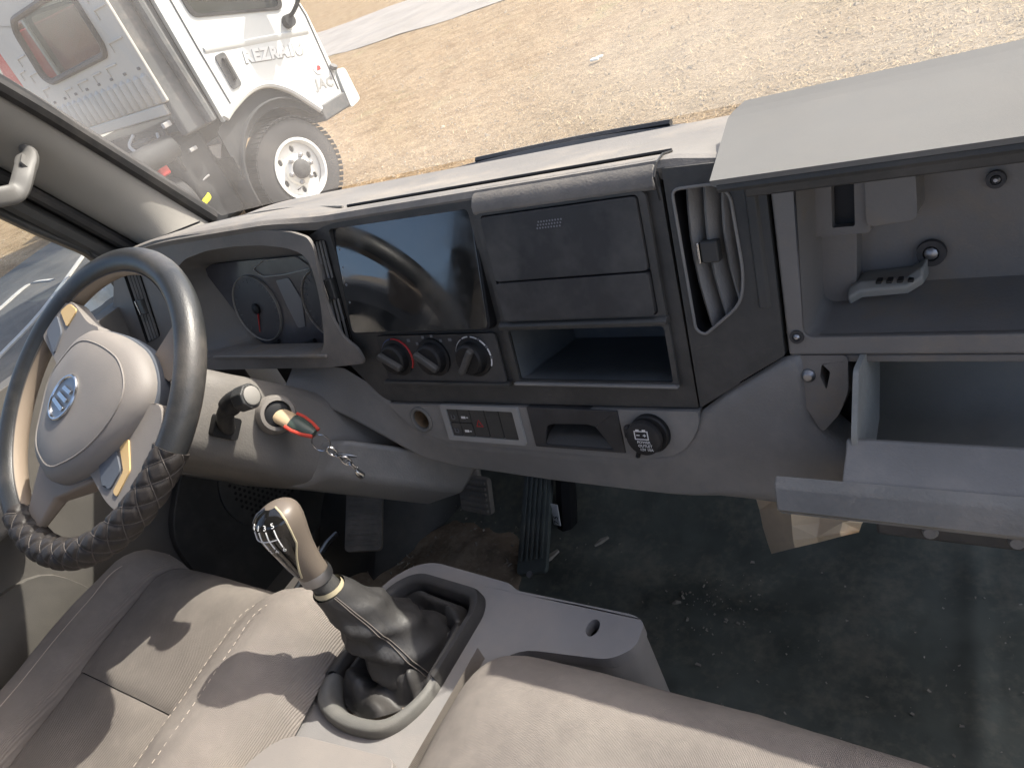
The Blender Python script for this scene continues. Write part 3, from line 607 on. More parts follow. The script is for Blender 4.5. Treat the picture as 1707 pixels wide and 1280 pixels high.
# recess walls, instrument face, lens details
face = [(-1.20, -.036), (-1.17, -.028), (-1.06, -.030), (-.95, -.032), (-.86, -.038), (-.845, -.06), (-.855, -.165), (-.87, -.176), (-1.10, -.176), (-1.125, -.165)]
def resample(l, n):
    L = [0]; 
    for i in range(len(l)): L.append(L[-1] + (Vector(l[(i + 1) % len(l)]) - Vector(l[i])).length)
    out = []
    for k in range(n):
        d = L[-1] * k / n; i = max(j for j in range(len(l)) if L[j] <= d + 1e-9); t = (d - L[i]) / max(1e-9, L[i + 1] - L[i])
        a, c = Vector(l[i]), Vector(l[(i + 1) % len(l)]); out.append(tuple(a.lerp(c, t)))
    c = Vector((-1.01, -.08)); j = min(range(n), key=lambda q: math.atan2(out[q][1] - c.y, out[q][0] - c.x)); return out[j:] + out[:j]
def ccw(l): return l if sum(l[i - 1][0] * l[i][1] - l[i][0] * l[i - 1][1] for i in range(len(l))) > 0 else l[::-1]
h1 = resample(ccw(hole), 64); f1 = resample(ccw(rnd(face, .012)), 64)
B().loft([[DF(*p, .0125) for p in h1], [DF(*p, -.01) for p in shrink(h1, 1.0)], [DF(*p, -.060) for p in f1]], False).build('instrument_recess', 'glove_in', da)
cl = B().plate(f1, -.064, -.054, DF).build('instrument_face', 'lens', da)
for cx, rr in ((-1.09, .057), (-.912, .057)):
    F = Fr(DF(cx, -.11, -.054), DF.ex, DF.ey)
    B().plate(circ(0, 0, rr * .97, 40), .0005, .002, F).build('dial', 'gauge_face', cl, smooth=0)
    B().lathe([(rr, 0), (rr, .004), (rr - .0008, .005), (rr - .0016, .004), (rr - .0016, 0)], F, 48, False, False).build('dial_ring', 'gauge_ring', cl)
    tk_ = B()
    for k in range(25):
        a = R(225 - 270 * k / 24); r0 = rr * (.78 if k % 3 == 0 else .84); tk_.tube([F(r0 * math.cos(a), r0 * math.sin(a), .0024), F(rr * .9 * math.cos(a), rr * .9 * math.sin(a), .0024)], .0005, 4)
    tag(tk_.build('dial_ticks', 'lcd', cl, smooth=0), kind='stuff')
    B().tube([F(.006, .004, .004), F(-.012, -.04, .004)], [.0018, .0008], 6).build('needle', 'red_mark', cl)
    B().lathe([(.009, .002), (.009, .006), (.006, .008)], F, 16).build('needle_cap', 'black', cl)
B().plate(rnd([(-1.018, -.066), (-.985, -.064), (-.972, -.10), (-.985, -.145), (-1.004, -.147), (-1.012, -.11)], .004), -.0535, -.0525, DF).build('display', 'lcd', cl, smooth=0)
pod = rnd([(-1.065, -.044), (-1.03, -.032), (-.95, -.033), (-.925, -.052), (-.99, -.058), (-1.045, -.058)], .008); pod = ccw(pod)
B().tube([DF(*p, -.0525) for p in pod] + [DF(*pod[0], -.0525)], .0011, 5).build('warning_light_outline', 'gauge_ring', cl)
for x in (-1.075, -.985): B().tube([DF(x - .014, -.174, -.05), DF(x + .014, -.168, -.05)], .0035, 8).build('reset_pin', 'black', cl)
B().box((-1.01, -.167, -.005), (.28, .006, .05), DF).build('recess_ledge', 'glove_in', da, bevel=.002)

def vent(outline, slats, depth, o0, tabpos, name='air_vent', slat_mat='dash_dark', tab=(.016, .018), sdp=.022):
    outline = ccw(outline); ins = B().loft([[DF(*p, o0) for p in outline], [DF(*p, o0 - depth) for p in shrink(outline, .9)]], False)
    ins.f.append(list(range(len(outline), 2 * len(outline)))); v = ins.build(name, 'black', da)
    for top, bot, w, th in slats:
        n = 7; rings = []
        for k in range(n):
            t = k / (n - 1); c = (top[0] + (bot[0] - top[0]) * t + .006 * math.sin(t * math.pi) * (-1 if w > .008 else 0), top[1] + (bot[1] - top[1]) * t)
            rings.append([DF(c[0] + dx, c[1], o0 + dz) for dx, dz in ((-w * .5, -sdp), (-w * .2, -.006), (0, -.003), (w * .25, -.007), (w * .5, -sdp))])
        B().loft(rings, True).build('slat', slat_mat, v)
    if tabpos:
        x, y = tabpos; tb = B().box((x, y, o0 - .003), (tab[0], tab[1], .012), DF).build('vent_tab', 'dash_dark', v, bevel=.002)
        B().box((x - tab[0] / 2 - .0012, y, o0 - .001), (.0024, tab[1] * .95, .012), DF).build('chrome_strip', 'chrome', tb, bevel=.0008)
    return v
def lerp2(a, c, t): return (a[0] + (c[0] - a[0]) * t, a[1] + (c[1] - a[1]) * t)
vent(lv, [(lerp2(lq[0], lq[1], .1 + .2 * k), lerp2(lq[3], lq[2], .1 + .2 * k), .0026, 1) for k in range(5)], .045, .018, lerp2(lerp2(lq[0], lq[1], .5), lerp2(lq[3], lq[2], .5), .5), slat_mat='switch_frame', tab=(.014, .026), sdp=.007)  # slats coloured pale to imitate light along their front edges
# centre panel
cvh = rnd(pxs(-.001, (520, 402), (543, 400), (590, 574), (584, 578), (560, 560), (543, 522), (530, 470)), .004)
cub = rnd(rect(-.546, -.206, -.343, -.140), .004)
B().plate(rnd([(-.866, .0), (-.80, .016), (-.324, .022), (-.3215, -.238), (-.792, -.2455), (-.806, -.238), (-.868, -.168)], [.01, .02, .004, .004, .012, .02, .01]), -.016, -.001, DF, [cvh, cub, rnd(rect(-.8045, -.1355, -.5645, .0095), .008)]).build('centre_panel', 'dash_dark', da, bevel=.003)
cva, cvb = pxs(-.001, (523, 404), (543, 401)), pxs(-.001, (557, 552), (590, 574))
vent(cvh, [(lerp2(*cva, .10 + .26 * k), lerp2(*cvb, .10 + .26 * k), .0022, 1) for k in range(4)], .05, .001, pxs(.0, (553, 482))[0], slat_mat='switch_frame', tab=(.012, .030), sdp=.0065)  # pale slat colour again stands in for light caught on near-black slats
# tilt-up trim bevel left of the screen
# screen
SF = Fr(DF(0, -.063, .0), (1, 0, 0), DF.ey + DF.ez * -.165)     # the tablet leans back a little more than the panel
scn = B().plate(rnd(rect(-.806, -.074, -.563, .074), .010), -.012, .003, SF).build('screen', 'black', da, bevel=.004)
B().plate(rnd(rect(-.803, -.0715, -.566, .0715), .008), .0025, .0042, SF).build('screen_glass', 'screen_glass', scn, bevel=.0005)
for k in range(4): B().plate(circ(-.7965, .043 - .024 * k, .0016, 12), .0042, .0044, SF).build('touch_key', 'lcd', scn, smooth=0)
# hood above the storage lid, lid in two leaves
B().loft([[DF(x, y, o) for y, o in ((.001, .0), (.001, .005), (.004, .008), (.012, .008), (.022, .003), (.030, -.010))] for x in (-.552, -.545, -.44, -.335, -.326)], True).build('lid_hood', 'dash_top', da, bevel=.003)
B().plate(rnd(rect(-.550, -.136, -.337, .003), .008), .002, .007, DF, [rnd(rect(-.543, -.1265, -.3455, .0), .006)]).build('lid_frame', 'dash_dark', da, bevel=.002)
ld = B().plate(rnd(rect(-.5415, -.0775, -.347, -.0015), .005), .0, .010, DF).build('storage_lid', 'lid_dark', da, bevel=.0025)
B().plate(rnd(rect(-.5415, -.1255, -.347, -.0795), .005), .0, .012, DF).build('storage_lid', 'lid_dark', da, bevel=.0025)
pf = B()
for i in range(9):
    for j in range(3): pf.lathe([(.0011, .0095), (.0011, .0103)], Fr(DF(-.468 + i * .0036 + j * .0016, -.021 + j * .0034, 0), DF.ex, DF.ey), 6)
tag(pf.build('lid_perforation', 'lcd', ld, smooth=0), kind='stuff')
B().loft([[DF(x, y, o) for y, o in ((-.137, .0), (-.137, .012), (-.132, .013), (-.1285, .008), (-.1285, .0))] for x in (-.553, -.336)]).build('lid_ledge', 'dash_dark', da, bevel=.0015)
# open cubby below
c0 = ccw(cub); cb = B().loft([[DF(*p, .0) for p in c0], [DF(*p, -.13) for p in shrink(c0, .95)]], False); cb.f.append(list(range(len(c0), 2 * len(c0)))[::-1])
cb.build('cubby', 'cubby_in', da)
B().plate(rnd(rect(-.553, -.2125, -.337, -.136), .004), .0015, .0055, DF, [cub]).build('cubby_frame', 'dash_dark', da, bevel=.0018)
B().box((-.445, -.2095, .006), (.216, .0035, .008), DF).build('cubby_lip', 'dash_grey', da, bevel=.0012)
# heater control panel
hp_ = B().plate(rnd(rect(-.772, -.209, -.567, -.143), .004), .002, .005, DF).build('heater_panel', 'lid_dark', da, bevel=.0015)
B().loft([[DF(x, y, o) for y, o in ((-.2145, .0), (-.2145, .009), (-.2095, .009), (-.2085, .0))] for x in (-.780, -.562)]).build('heater_ledge', 'dash_dark', da, bevel=.001)
for i, (x, rot, nm) in enumerate(((-.741, 150, 'r'), (-.675, 145, 'd'), (-.608, 52, 'w'))):
    F = Fr(DF(x, -.174, .005), DF.ex, DF.ey)
    kn = B().lathe([(.0265, 0), (.0265, .003), (.022, .004), (.0205, .013), (.018, .0155)], F, 32).build('heater_knob', 'black', da)
    Q = Fr(F(0, 0, .0), F.ex * math.cos(R(rot)) + F.ey * math.sin(R(rot)), -F.ex * math.sin(R(rot)) + F.ey * math.cos(R(rot)))
    B().box((.0, 0, .018), (.040, .009, .010), Q).build('knob_grip', 'dash_dark', kn, bevel=.003)
    def arc(a0, a1, mt, r=.0275, w=.0009, nm='dial_mark'):
        B().tube([F(r * math.cos(R(a0 + (a1 - a0) * k / 10)), r * math.sin(R(a0 + (a1 - a0) * k / 10)), .0012) for k in range(11)], w, 5).build(nm, mt, kn)
    if nm == 'r': arc(-35, 95, 'red_mark', .0265, .0016); arc(100, 165, 'blue_mark', .0265, .0016)
    elif nm == 'w':
        for a0 in (-30, 0, 30, 60, 90): arc(a0 + 4, a0 + 24, 'white_mark', .0275, .0010)
        arc(120, 200, 'white_mark', .0275, .0007)
        for a0 in (1, 31, 61): B().lathe([(.0016, .0), (.0016, .0018)], Fr(F(.0275 * math.cos(R(a0 - 2)), .0275 * math.sin(R(a0 - 2)), 0), F.ex, F.ey), 8).build('dial_mark', 'lcd', kn)
    else:
        for a0 in (170, 140, 110, 80, 50): B().box((.030 * math.cos(R(a0)), .030 * math.sin(R(a0)), .0006), (.004, .004, .001), F).build('dial_mark', 'lcd', kn, bevel=.0004)
for x, y in ((-.712, -.150), (-.640, -.150)): B().box((x, y, .0056), (.005, .004, .001), DF).build('panel_icon', 'lcd', hp_)
# lower grey strip with its fittings
strip = rnd([(-.790, -.2475), (-.3215, -.2405), (-.323, -.260), (-.347, -.295), (-.404, -.3065), (-.70, -.304), (-.755, -.287), (-.778, -.264)], [.004, .003, .01, .03, .02, .03, .02, .02])
st = B().plate(strip, -.012, .004, DF, [circ(-.734, -.270, .0145, 24), rnd(rect(-.683, -.293, -.566, -.2485), .003), rnd(rect(-.5455, -.2975, -.420, -.2470), .002)]).build('lower_strip', 'dash_grey', da, bevel=.002)
F = Fr(DF(-.734, -.270, .004), DF.ex, DF.ey)
sk = B().lathe([(.0195, -.002), (.0195, .002), (.0175, .0035), (.0145, .0025), (.0135, -.004), (.0135, -.05), (.001, -.05)], F, 32, False, False).build('lighter_socket', 'boot_rim', da)
B().lathe([(.0132, -.01), (.0130, -.0005), (.0120, -.004), (.0118, -.03)], F, 32, False, False).build('socket_ring', 'brass', sk)
sw = B().plate(rnd(rect(-.689, -.2975, -.560, -.2435), .003), .003, .008, DF, [rnd(rect(-.680, -.2905, -.569, -.2495), .002)]).build('switch_bank', 'switch_frame', da, bevel=.0012)
B().box((-.6245, -.270, -.004), (.114, .044, .006), DF).build('switch_backing', 'black', sw)
def button(x0, y0, x1, y1): return B().plate(rnd(rect(x0 + .0006, y0 + .0006, x1 - .0006, y1 - .0006), .0012), .0, .0065, DF).build('switch_button', 'dash_dark', sw, bevel=.0009)
for x0, x1 in ((-.680, -.662), (-.662, -.641)):
    for y0, y1 in ((-.2905, -.270), (-.270, -.2495)):
        bt = button(x0, y0, x1, y1); xm, ym = (x0 + x1) / 2, (y0 + y1) / 2 - .002
        if x0 < -.67:
            B().tube([DF(xm - .003, ym + .003, .0068), DF(xm - .003, ym - .003, .0068), DF(xm + .002, ym - .003, .0068), DF(xm + .003, ym, .0068), DF(xm + .001, ym + .003, .0068)], .0005, 4).build('switch_icon', 'lcd', bt)
        else:
            B().box((xm - .002, ym, .0067), (.007, .0032, .0006), DF).box((xm + .0045, ym, .0067), (.003, .0014, .0006), DF).build('switch_icon', 'white_mark', bt)
bt = button(-.641, -.2905, -.616, -.2495)
tr = [DF(-.634, -.274, .0068), DF(-.6235, -.274, .0068), DF(-.6288, -.2645, .0068)]; B().tube(tr + [tr[0]], .0006, 4).build('hazard_icon', 'red_mark', bt)
button(-.616, -.2905, -.5925, -.2495); button(-.5925, -.2905, -.569, -.2495)
# pull-out tray with finger recess
tro = rect(-.5465, -.2985, -.419, -.2425); trh = rnd([(-.531, -.2985 + .004), (-.434, -.2985 + .004), (-.452, -.2655), (-.462, -.2625), (-.512, -.2645), (-.522, -.268)], .004)
ty = B().plate(tro, -.006, .006, DF, [trh]).build('pull_tray', 'lid_dark', da, bevel=.0018)
t0 = ccw(trh); tc_ = B().loft([[DF(*p, .003) for p in t0], [DF(p[0], p[1] + (.004 if p[1] > -.27 else 0), -.022) for p in t0]], False); tc_.f.append(list(range(len(t0), 2 * len(t0)))[::-1]); tc_.build('finger_recess', 'black', ty)
B().loft([[DF(x, y, o) for y, o in ((-.2945, .004), (-.286, .0), (-.280, -.006), (-.276, -.018), (-.2945, -.018))] for x in (-.530, -.437)]).build('recess_floor', 'dash_dark', ty)
# power outlet cap
F = Fr(DF(-.381, -.2685, .004), DF.ex, DF.ey)
po = B().lathe([(.0235, 0), (.0235, .006), (.022, .008)], F, 32).build('power_outlet', 'black', da)
F2 = Fr(DF(-.385, -.270, .011), DF.ex, DF.ey)
cp = B().lathe([(.0205, 0), (.0215, .003), (.0205, .0085), (.018, .0095)], F2, 32).build('outlet_cap', 'rubber', po)
B().tube(spline([F2(-.010, -.018, .004), F2(-.014, -.026, .002), F2(-.018, -.030, -.006)]), .003, 6).build('cap_strap', 'rubber', po)
B().box((-.020, .006, .003), (.008, .016, .010), F2).build('cap_tab', 'rubber', cp, bevel=.003)
for i, tx in enumerate(('POWER', 'OUTLET', '12V 10A')): lettering('outlet_lettering', tx, F2, .001 + .001 * i, -.0035 - .0047 * i, .0096, .0047, 'white_mark', cp)
bl = B(); 
for c, s in (((-.0005, .0105), (.017, .0011)), ((-.0005, .0005), (.017, .0011)), ((-.0085, .0055), (.0011, .011)), ((.0075, .0055), (.0011, .011)), ((-.0045, .0118), (.004, .002)), ((.0035, .0118), (.004, .002)), ((-.0045, .0055), (.004, .0010)), ((.0035, .0055), (.004, .0010)), ((.0035, .0055), (.0010, .0034))): bl.box((c[0], c[1], .0098), (s[0], s[1], .0004), F2)
bl.build('battery_symbol', 'white_mark', cp, smooth=0)
# right vent panel
vh = rnd([(-.311, -.001), (-.268, -.001), (-.255, -.012), (-.252, -.09), (-.258, -.120), (-.300, -.152), (-.309, -.146)], [.008, .012, .012, .02, .02, .012, .01])
vp = B().plate(rnd([(-.3185, .020), (-.222, .016), (-.2225, -.176), (-.3185, -.2365)], .003), -.012, .002, DF, [vh]).build('vent_panel', 'dash_dark', da, bevel=.003)
vent(vh, [((-.297 + .0175 * k, -.002), (-.292 + .0165 * k, -.145 + .010 * k), .0165, 1) for k in range(3)], .055, .0, (-.283, -.066), slat_mat='dash_grey', tab=(.018, .022))
B().tube([DF(p[0], p[1], .003) for p in ccw(vh)] + [DF(*ccw(vh)[0], .003)], .0016, 6).build('vent_rim', 'dash_grey', vp)
B().loft([[DF(x, y, o) for x, o in ((-.243, .0), (-.240, .005), (-.232, .005), (-.228, .0))] for y in (.008, -.05, -.10, -.125)], True).build('panel_rib', 'dash_dark', vp, bevel=.001)
# lower body: rolls under the strip, sweeps up on both sides
secs = [(-.985, -.186, -.505, .0), (-.93, -.190, -.53, .0), (-.868, -.196, -.568, .004), (-.82, -.222, -.60, .004), (-.792, -.247, -.620, .002), (-.777, -.268, -.627, .0), (-.755, -.289, -.634, .0), (-.70, -.3025, -.643, .0), (-.55, -.305, -.652, .0), (-.42, -.305, -.655, .0), (-.38, -.300, -.656, .0), (-.351, -.291, -.656, .0), (-.33, -.266, -.657, .0), (-.320, -.243, -.658, .001), (-.29, -.220, -.659, .006), (-.255, -.198, -.661, .014), (-.226, -.180, -.663, .016), (-.214, -.176, -.664, .010)]
def bodyring(x, stop, zb, bul):
    p0 = DF(x, stop, -.004); p1 = DF(x, stop - .01, .002 if x > -.32 else -.001)
    zb_y = .60
    pts = [p0, p1]
    ztop = p1.z
    for t, o in ((.25, .35), (.5, .75), (.7, 1.0), (.85, .9)):
        z = ztop + (zb - ztop) * t; y = p1.y + (zb_y - .018 - p1.y) * min(1, t * 1.15) - .012 * o * (1 + bul * 40) * .6 ; pts.append(Vector((x, y, z)))
    pts += [Vector((x, zb_y, zb)), Vector((x, zb_y + .06, zb - .012)), Vector((x, zb_y + .2, zb - .01))]
    return pts
b = B(); rs = [spline(bodyring(*s), 3) for s in secs]
for dx_, dy_ in ((.004, .002), (.010, .012), (.012, .04)):
    rs.append([p + Vector((dx_ + .055 * max(0, min(1, (-.535 - p.z) / .06)) ** 1.2, dy_, 0)) for p in rs[len(secs) - 1]])
b.loft(rs, False, False); b.build('lower_body', 'dash_grey', da, smooth=60)
B().box((-.475, .84, -.52), (1.85, .02, .40)).build('gap_backing', 'black', da)  # added dark plate, stops outside brightness leaking through the dash gaps
# glovebox: upper bay
bay = rnd([(-.203, -.157), (.40, -.157), (.40, .004), (-.196, .004)], [.012, .01, .01, .01])
B().plate([(-.2195, -.1765), (.42, -.1765), (.42, .008), (-.2195, .008)], -.010, .0, DF, [bay]).build('glovebox_frame', 'glove_in', da, bevel=.003)
c0 = ccw(bay)
def back(p): return DF(p[0] * .985 + (.004 if p[0] < 0 else 0), p[1] + (.022 if p[1] < -.1 else .01), -.085)
gb = B().loft([[DF(*p, .0) for p in c0], [DF(p[0] + (.004 if p[0] < 0 else 0), p[1], -.02) for p in c0], [back(p) for p in c0]], False); gb.f.append(list(range(2 * len(c0), 3 * len(c0))))
gv = B(); gv = gb.build('glovebox_bay', 'glove_in', da, smooth=50)
BK = Fr(DF(0, 0, -.084), DF.ex, DF.ey)
# moulded left panel and latch housing (faces measured on their own planes)
def dq(o, *px): return [DF.px(u, v, o) for u, v in px]
B().plate(ccw(rnd(dq(-.06, (1322, 300), (1428, 296), (1428, 480), (1385, 555), (1348, 560)), .006)), -.085, -.06, DF).build('side_moulding', 'glove_in', gv, bevel=.005)
lh = B().plate(ccw(rnd(dq(-.045, (1330, 300), (1446, 292), (1452, 388), (1336, 398)), .005)), -.085, -.045, DF, [ccw(rnd(dq(-.045, (1385, 298), (1423, 296), (1425, 377), (1387, 380)), .002))]).build('latch_housing', 'glove_in', gv, bevel=.003)
B().plate(ccw(dq(-.050, (1380, 292), (1430, 290), (1432, 384), (1384, 387))), -.0595, -.0565, DF).build('latch_slot', 'black', lh)
B().plate(ccw(rnd(dq(-.040, (1440, 290), (1526, 282), (1530, 366), (1444, 380)), .008)), -.085, -.040, DF).build('latch_cover', 'glove_in', lh, bevel=.005)
B().plate(ccw(dq(-.038, (1420, 283), (1430, 282), (1431, 306), (1421, 307))), -.05, -.038, DF).build('latch_tooth', 'black', lh, bevel=.001)
for (u, v, o, r_) in ((1552, 423, -.078, .013), (1328, 562, .001, .007), (1660, 300, -.078, .008)):
    x, y = DF.px(u, v, o); F = Fr(DF(x, y, o), DF.ex, DF.ey)
    s_ = B().lathe([(r_, -.004), (r_ * .95, .001), (r_ * .55, .001), (r_ * .45, -.004)], F, 20, False, False).build('screw_boss', 'lid_dark', gv)
    B().lathe([(r_ * .5, -.004), (r_ * .45, .001), (r_ * .2, .003)], F, 10).build('screw', 'steel', s_)
# hook bracket in the bay
x0, y0 = DF.px(1420, 500, -.05); x1, y1 = DF.px(1550, 455, -.05)
hk = B().loft([[DF(x, y + dy, o) for dy, o in ((.0, -.083), (.0, -.052), (-.008, -.044), (-.017, -.05), (-.020, -.083))] for x, y in ((-.172, -.128), (-.160, -.121), (-.120, -.119), (-.106, -.110))]).build('hook_bracket', 'drawer_in', gv, bevel=.003)
for k in range(4): B().box((-.143 + k * .009, -.121, -.048), (.005, .003, .012), DF).build('hook_tooth', 'black', hk, bevel=.0008)
# opened top flap lying over the pad
fq = [Vector((-.256, .612, -.2755)), Vector((.42, .612, -.2745)), Vector((.42, .80, -.262)), Vector((-.268, .775, -.268)), Vector((-.279, .752, -.2715))]
b = B(); n_ = Vector((0, -.05, 1)).normalized()
def flapp(u, v):
    l0 = fq[0].lerp(fq[4], min(1, v / .88)) if v < .88 else fq[4].lerp(fq[3], (v - .88) / .12)
    r0 = fq[1].lerp(fq[2], v); p = l0.lerp(r0, u); return p
b.grid(flapp, 24, 12)
fp = b.build('glovebox_flap', 'flap_grey', da, solid=.005, smooth=0)
B().tube([fq[0] + Vector((.004, .006, -.010)), fq[1] + Vector((0, .006, -.010))], .005, 8).build('flap_lip', 'dash_dark', fp)
B().box((.1, .64, -.292), (.66, .05, .012)).build('flap_underside', 'dash_dark', fp, bevel=.003)
# lower bay with drawer pulled open
B().box((.11, -.245, -.13), (.68, .20, .01), DF).build('drawer_bay', 'black', da)
B().box((.11, -.182, -.06), (.64, .008, .11), DF).build('bay_rail', 'glove_in', da, bevel=.002)
br = B().plate(rnd([(-.214, -.1775), (-.166, -.1775), (-.168, -.215), (-.178, -.240), (-.196, -.262), (-.214, -.225)], .006), -.05, -.003, DF, [rnd([(-.190, -.187), (-.183, -.195), (-.188, -.214), (-.193, -.200)], .002)]).build('hinge_bracket', 'glove_in', da, bevel=.002)
F = Fr(DF(-.2035, -.199, -.002), DF.ex, DF.ey); B().lathe([(.0068, -.002), (.0068, .001), (.004, .0045), (.002, .005)], F, 16).build('hinge_pin', 'steel', br)
B().plate(rnd([(-.21, -.26), (-.155, -.19), (-.155, -.30), (-.21, -.31)], .004), -.12, -.055, DF).build('bay_side', 'black', da)
dw = B()
dx0, dx1 = -.150, .40
# bin: side walls, back wall, floor
def dd(x, s, o): return DF(x, s, o)
B().plate(rnd([(-.285, .055), (-.232, .058), (-.178, .03), (-.172, -.075), (-.285, -.085)], .006), -.005, .0, Fr(DF(dx0, 0, 0), DF.ey, DF.ez)).build('drawer_side', 'drawer_in', da, bevel=.0015)
dn = B(); dn.loft([[dd(x, s, o) for s, o in ((-.160, -.070), (-.215, -.060), (-.262, -.040), (-.282, -.01), (-.286, .05))] for x in (dx0, .1, dx1)], False, False)
dwr = dn.build('drawer_bin', 'drawer_in', da, solid=.004)
fr_ = [(-.2375, .048), (-.236, .055), (-.244, .060), (-.2625, .0825), (-.268, .084), (-.286, .084), (-.300, .076), (-.306, .06), (-.306, .04), (-.26, .044)]
B().loft([[dd(x, s, o) for s, o in fr_[:3]] + [dd(x, s, o) for s, o in fr_[3:]] for x in (-.160, .1, .42)]).build('drawer_front', 'dash_grey', da, bevel=.002)
lip = [(-.2625, .083), (-.2675, .0905), (-.2715, .0925), (-.297, .0915), (-.3065, .08), (-.3095, .06), (-.290, .07)]
B().loft([[dd(x, s, o) for s, o in lip] for x in (-.2185, -.2165, .1, .42)]).build('drawer_lip', 'drawer_lip', dwr, bevel=.002)
B().box((.14, -.322, .035), (.56, .022, .05), DF).build('drawer_underside', 'dash_dark', dwr, bevel=.004)
for x in (-.095, -.03): B().lathe([(.007, 0), (.005, .004)], Fr(DF(x, -.322, .0605), DF.ex, DF.ey), 12).build('drawer_screw', 'dash_grey', dwr)
# ------------------------------------------------------------------ steering column
sc_ = thing('steering_column', 'beige plastic steering column shroud with black stalk and ignition lock', 'steering column', (-1.02, .60, -.70))
ca = (WF.ez * -1).normalized(); CB = WF.ey; CXv = WF.ex
def colring(d, hw, hb, ht, cx=0.0, n=28, pw=.42):
    c = WF.o + ca * d + CXv * cx; out = []
    for k in range(n):
        a = 2 * math.pi * k / n; x = math.copysign(abs(math.cos(a)) ** pw, math.cos(a)) * hw; y = math.copysign(abs(math.sin(a)) ** pw, math.sin(a))
        out.append(c + CXv * x + CB * (y * (ht if y > 0 else hb)))
    return out
b = B().loft([colring(.045, .05, .045, .045), colring(.058, .095, .055, .062), colring(.07, .105, .060, .068, .0), colring(.14, .108, .066, .072, .0), colring(.22, .115, .07, .078, .005), colring(.30, .135, .075, .075, .02), colring(.37, .17, .07, .06, .05), colring(.43, .20, .06, .035, .075), colring(.46, .19, .03, .02, .08)])
b.build('shroud', 'column_grey', sc_, smooth=50)
# lower shroud apron under the dash
b = B().loft([[WF.o + ca * d + CXv * x + CB * y for x, y in ((-.36, -.02), (-.36, -.055), (.10 + .12 * t, -.075), (.16 + .12 * t, -.055), (.19 + .12 * t, .0))] for d, t in ((.27, 0), (.34, .5), (.42, .9), (.455, 1))], True)
b.build('knee_apron', 'dash_grey', sc_, bevel=.01, smooth=50)
# stalk: neck and turned end with cap
sl = thing('wiper_stalk', 'black stalk with round grey end cap on the side of the steering column', 'stalk', at(375, 705, x=-.905))
p0, p1, p2, p3 = at(378, 716, x=-.925), at(376, 690, x=-.893), at(390, 670, x=-.872), at(412, 662, x=-.845)
B().tube(spline([p0, p1, p2, p3], 6), [.0115] * 9 + [.0145] * 10, 14).build('stalk_arm', 'rubber', sl)
ax_ = (p3 - p2).normalized(); F = Fr(p3, ax_.orthogonal(), ax_.cross(ax_.orthogonal()))
if F.ez.dot(ax_) < 0: F = Fr(p3, F.ey, F.ex)
B().lathe([(.0175, -.012), (.0178, .004), (.0165, .009)], F, 8, True, True).build('stalk_end', 'dash_dark', sl, bevel=.002)
B().lathe([(.0125, .009), (.0125, .0105), (.011, .0115)], F, 20).build('end_cap', 'pillar_grey', sl)
Q = Fr(at(376, 712, x=-.9185), (0, .605, -.795), (0, .795, .605))
B().plate(rnd(rect(-.020, -.015, .020, .015), .005), -.008, .0045, Fr(Q.o, Q.ex, Q.ey) if Q.ez.x > 0 else Fr(Q.o, Q.ey, Q.ex)).build('stalk_slot', 'black', sc_, bevel=.003)
# ignition barrel
io = at(462, 690, x=-.90); F = Fr(io, (0, .795, .605), (.45, .55, -.72))
if F.ez.x < 0: F = Fr(io, F.ey, F.ex)
ig = B().lathe([(.030, -.035), (.027, .0), (.024, .006), (.019, .007), (.018, -.008), (.001, -.008)], F, 28, False, False).build('ignition_lock', 'trim_beige', sc_)
B().lathe([(.0175, -.02), (.0175, .003), (.012, .005)], F, 24).build('lock_face', 'black', ig)
# keys
ks = thing('key_set', 'ignition key with tan and red fob, split ring and short metal chain', 'keys', io)
ka = (at(505, 713, x=-.862) - io).normalized(); kb = ka.cross(Vector((0, 0, 1))).normalized(); kc = ka.cross(kb)
def kring(t, w, h): return [io + ka * t + kb * w * math.cos(a) + kc * h * math.sin(a) for a in [2 * math.pi * k / 14 for k in range(14)]]
B().loft([kring(.0, .011, .006), kring(.006, .013, .008), kring(.022, .0135, .008), kring(.028, .0125, .0075)]).build('key_head', 'fob_tan', ks)
B().loft([kring(.026, .0135, .0085), kring(.034, .0145, .009), kring(.052, .012, .0075), kring(.064, .008, .005)]).build('key_fob', 'fob_dark', ks)
for sg_ in (-1, 1): B().tube([io + ka * t + kb * sg_ * w - kc * .003 for t, w in ((.024, .0135), (.036, .0145), (.052, .012), (.066, .007))], .0028, 8).build('fob_edge', 'fob_red', ks)
rcn = io + ka * .072 + Vector((.002, -.004, -.008)); ring = [rcn + Vector((.55, .25, 0)).normalized() * .0135 * math.cos(a) + Vector((0, .1, 1)).normalized() * .0135 * math.sin(a) for a in [2 * math.pi * k / 28 for k in range(29)]]
B().tube(ring, .0009, 6, False).build('split_ring', 'chrome', ks)
cpth = [rcn + Vector((.004, .002, -.014)), rcn + Vector((.010, .004, -.024)), rcn + Vector((.016, .006, -.034)), rcn + Vector((.021, .008, -.044)), rcn + Vector((.026, .009, -.056))]
for i in range(4):
    p, q = cpth[i], cpth[i + 1]; t = (q - p).normalized(); s = t.orthogonal().normalized()
    if i % 2: s = t.cross(s)
    L_ = (q - p).length * .72; c = (p + q) / 2
    B().tube([c + t * L_ * math.cos(a) + s * .0048 * math.sin(a) for a in [2 * math.pi * k / 16 for k in range(17)]], .0017, 6, False).build('chain_link', 'chrome', ks)
B().loft([[cpth[1] + (Vector((.012, .01, -.012)) * t) + Vector((.004 * math.cos(a) * w, 0, .003 * math.sin(a) * w)) for a in [k * math.pi / 4 for k in range(8)]] for t, w in ((0, .6), (.5, 1.2), (1.1, 1.1), (1.5, .5))]).build('clasp', 'steel', ks)
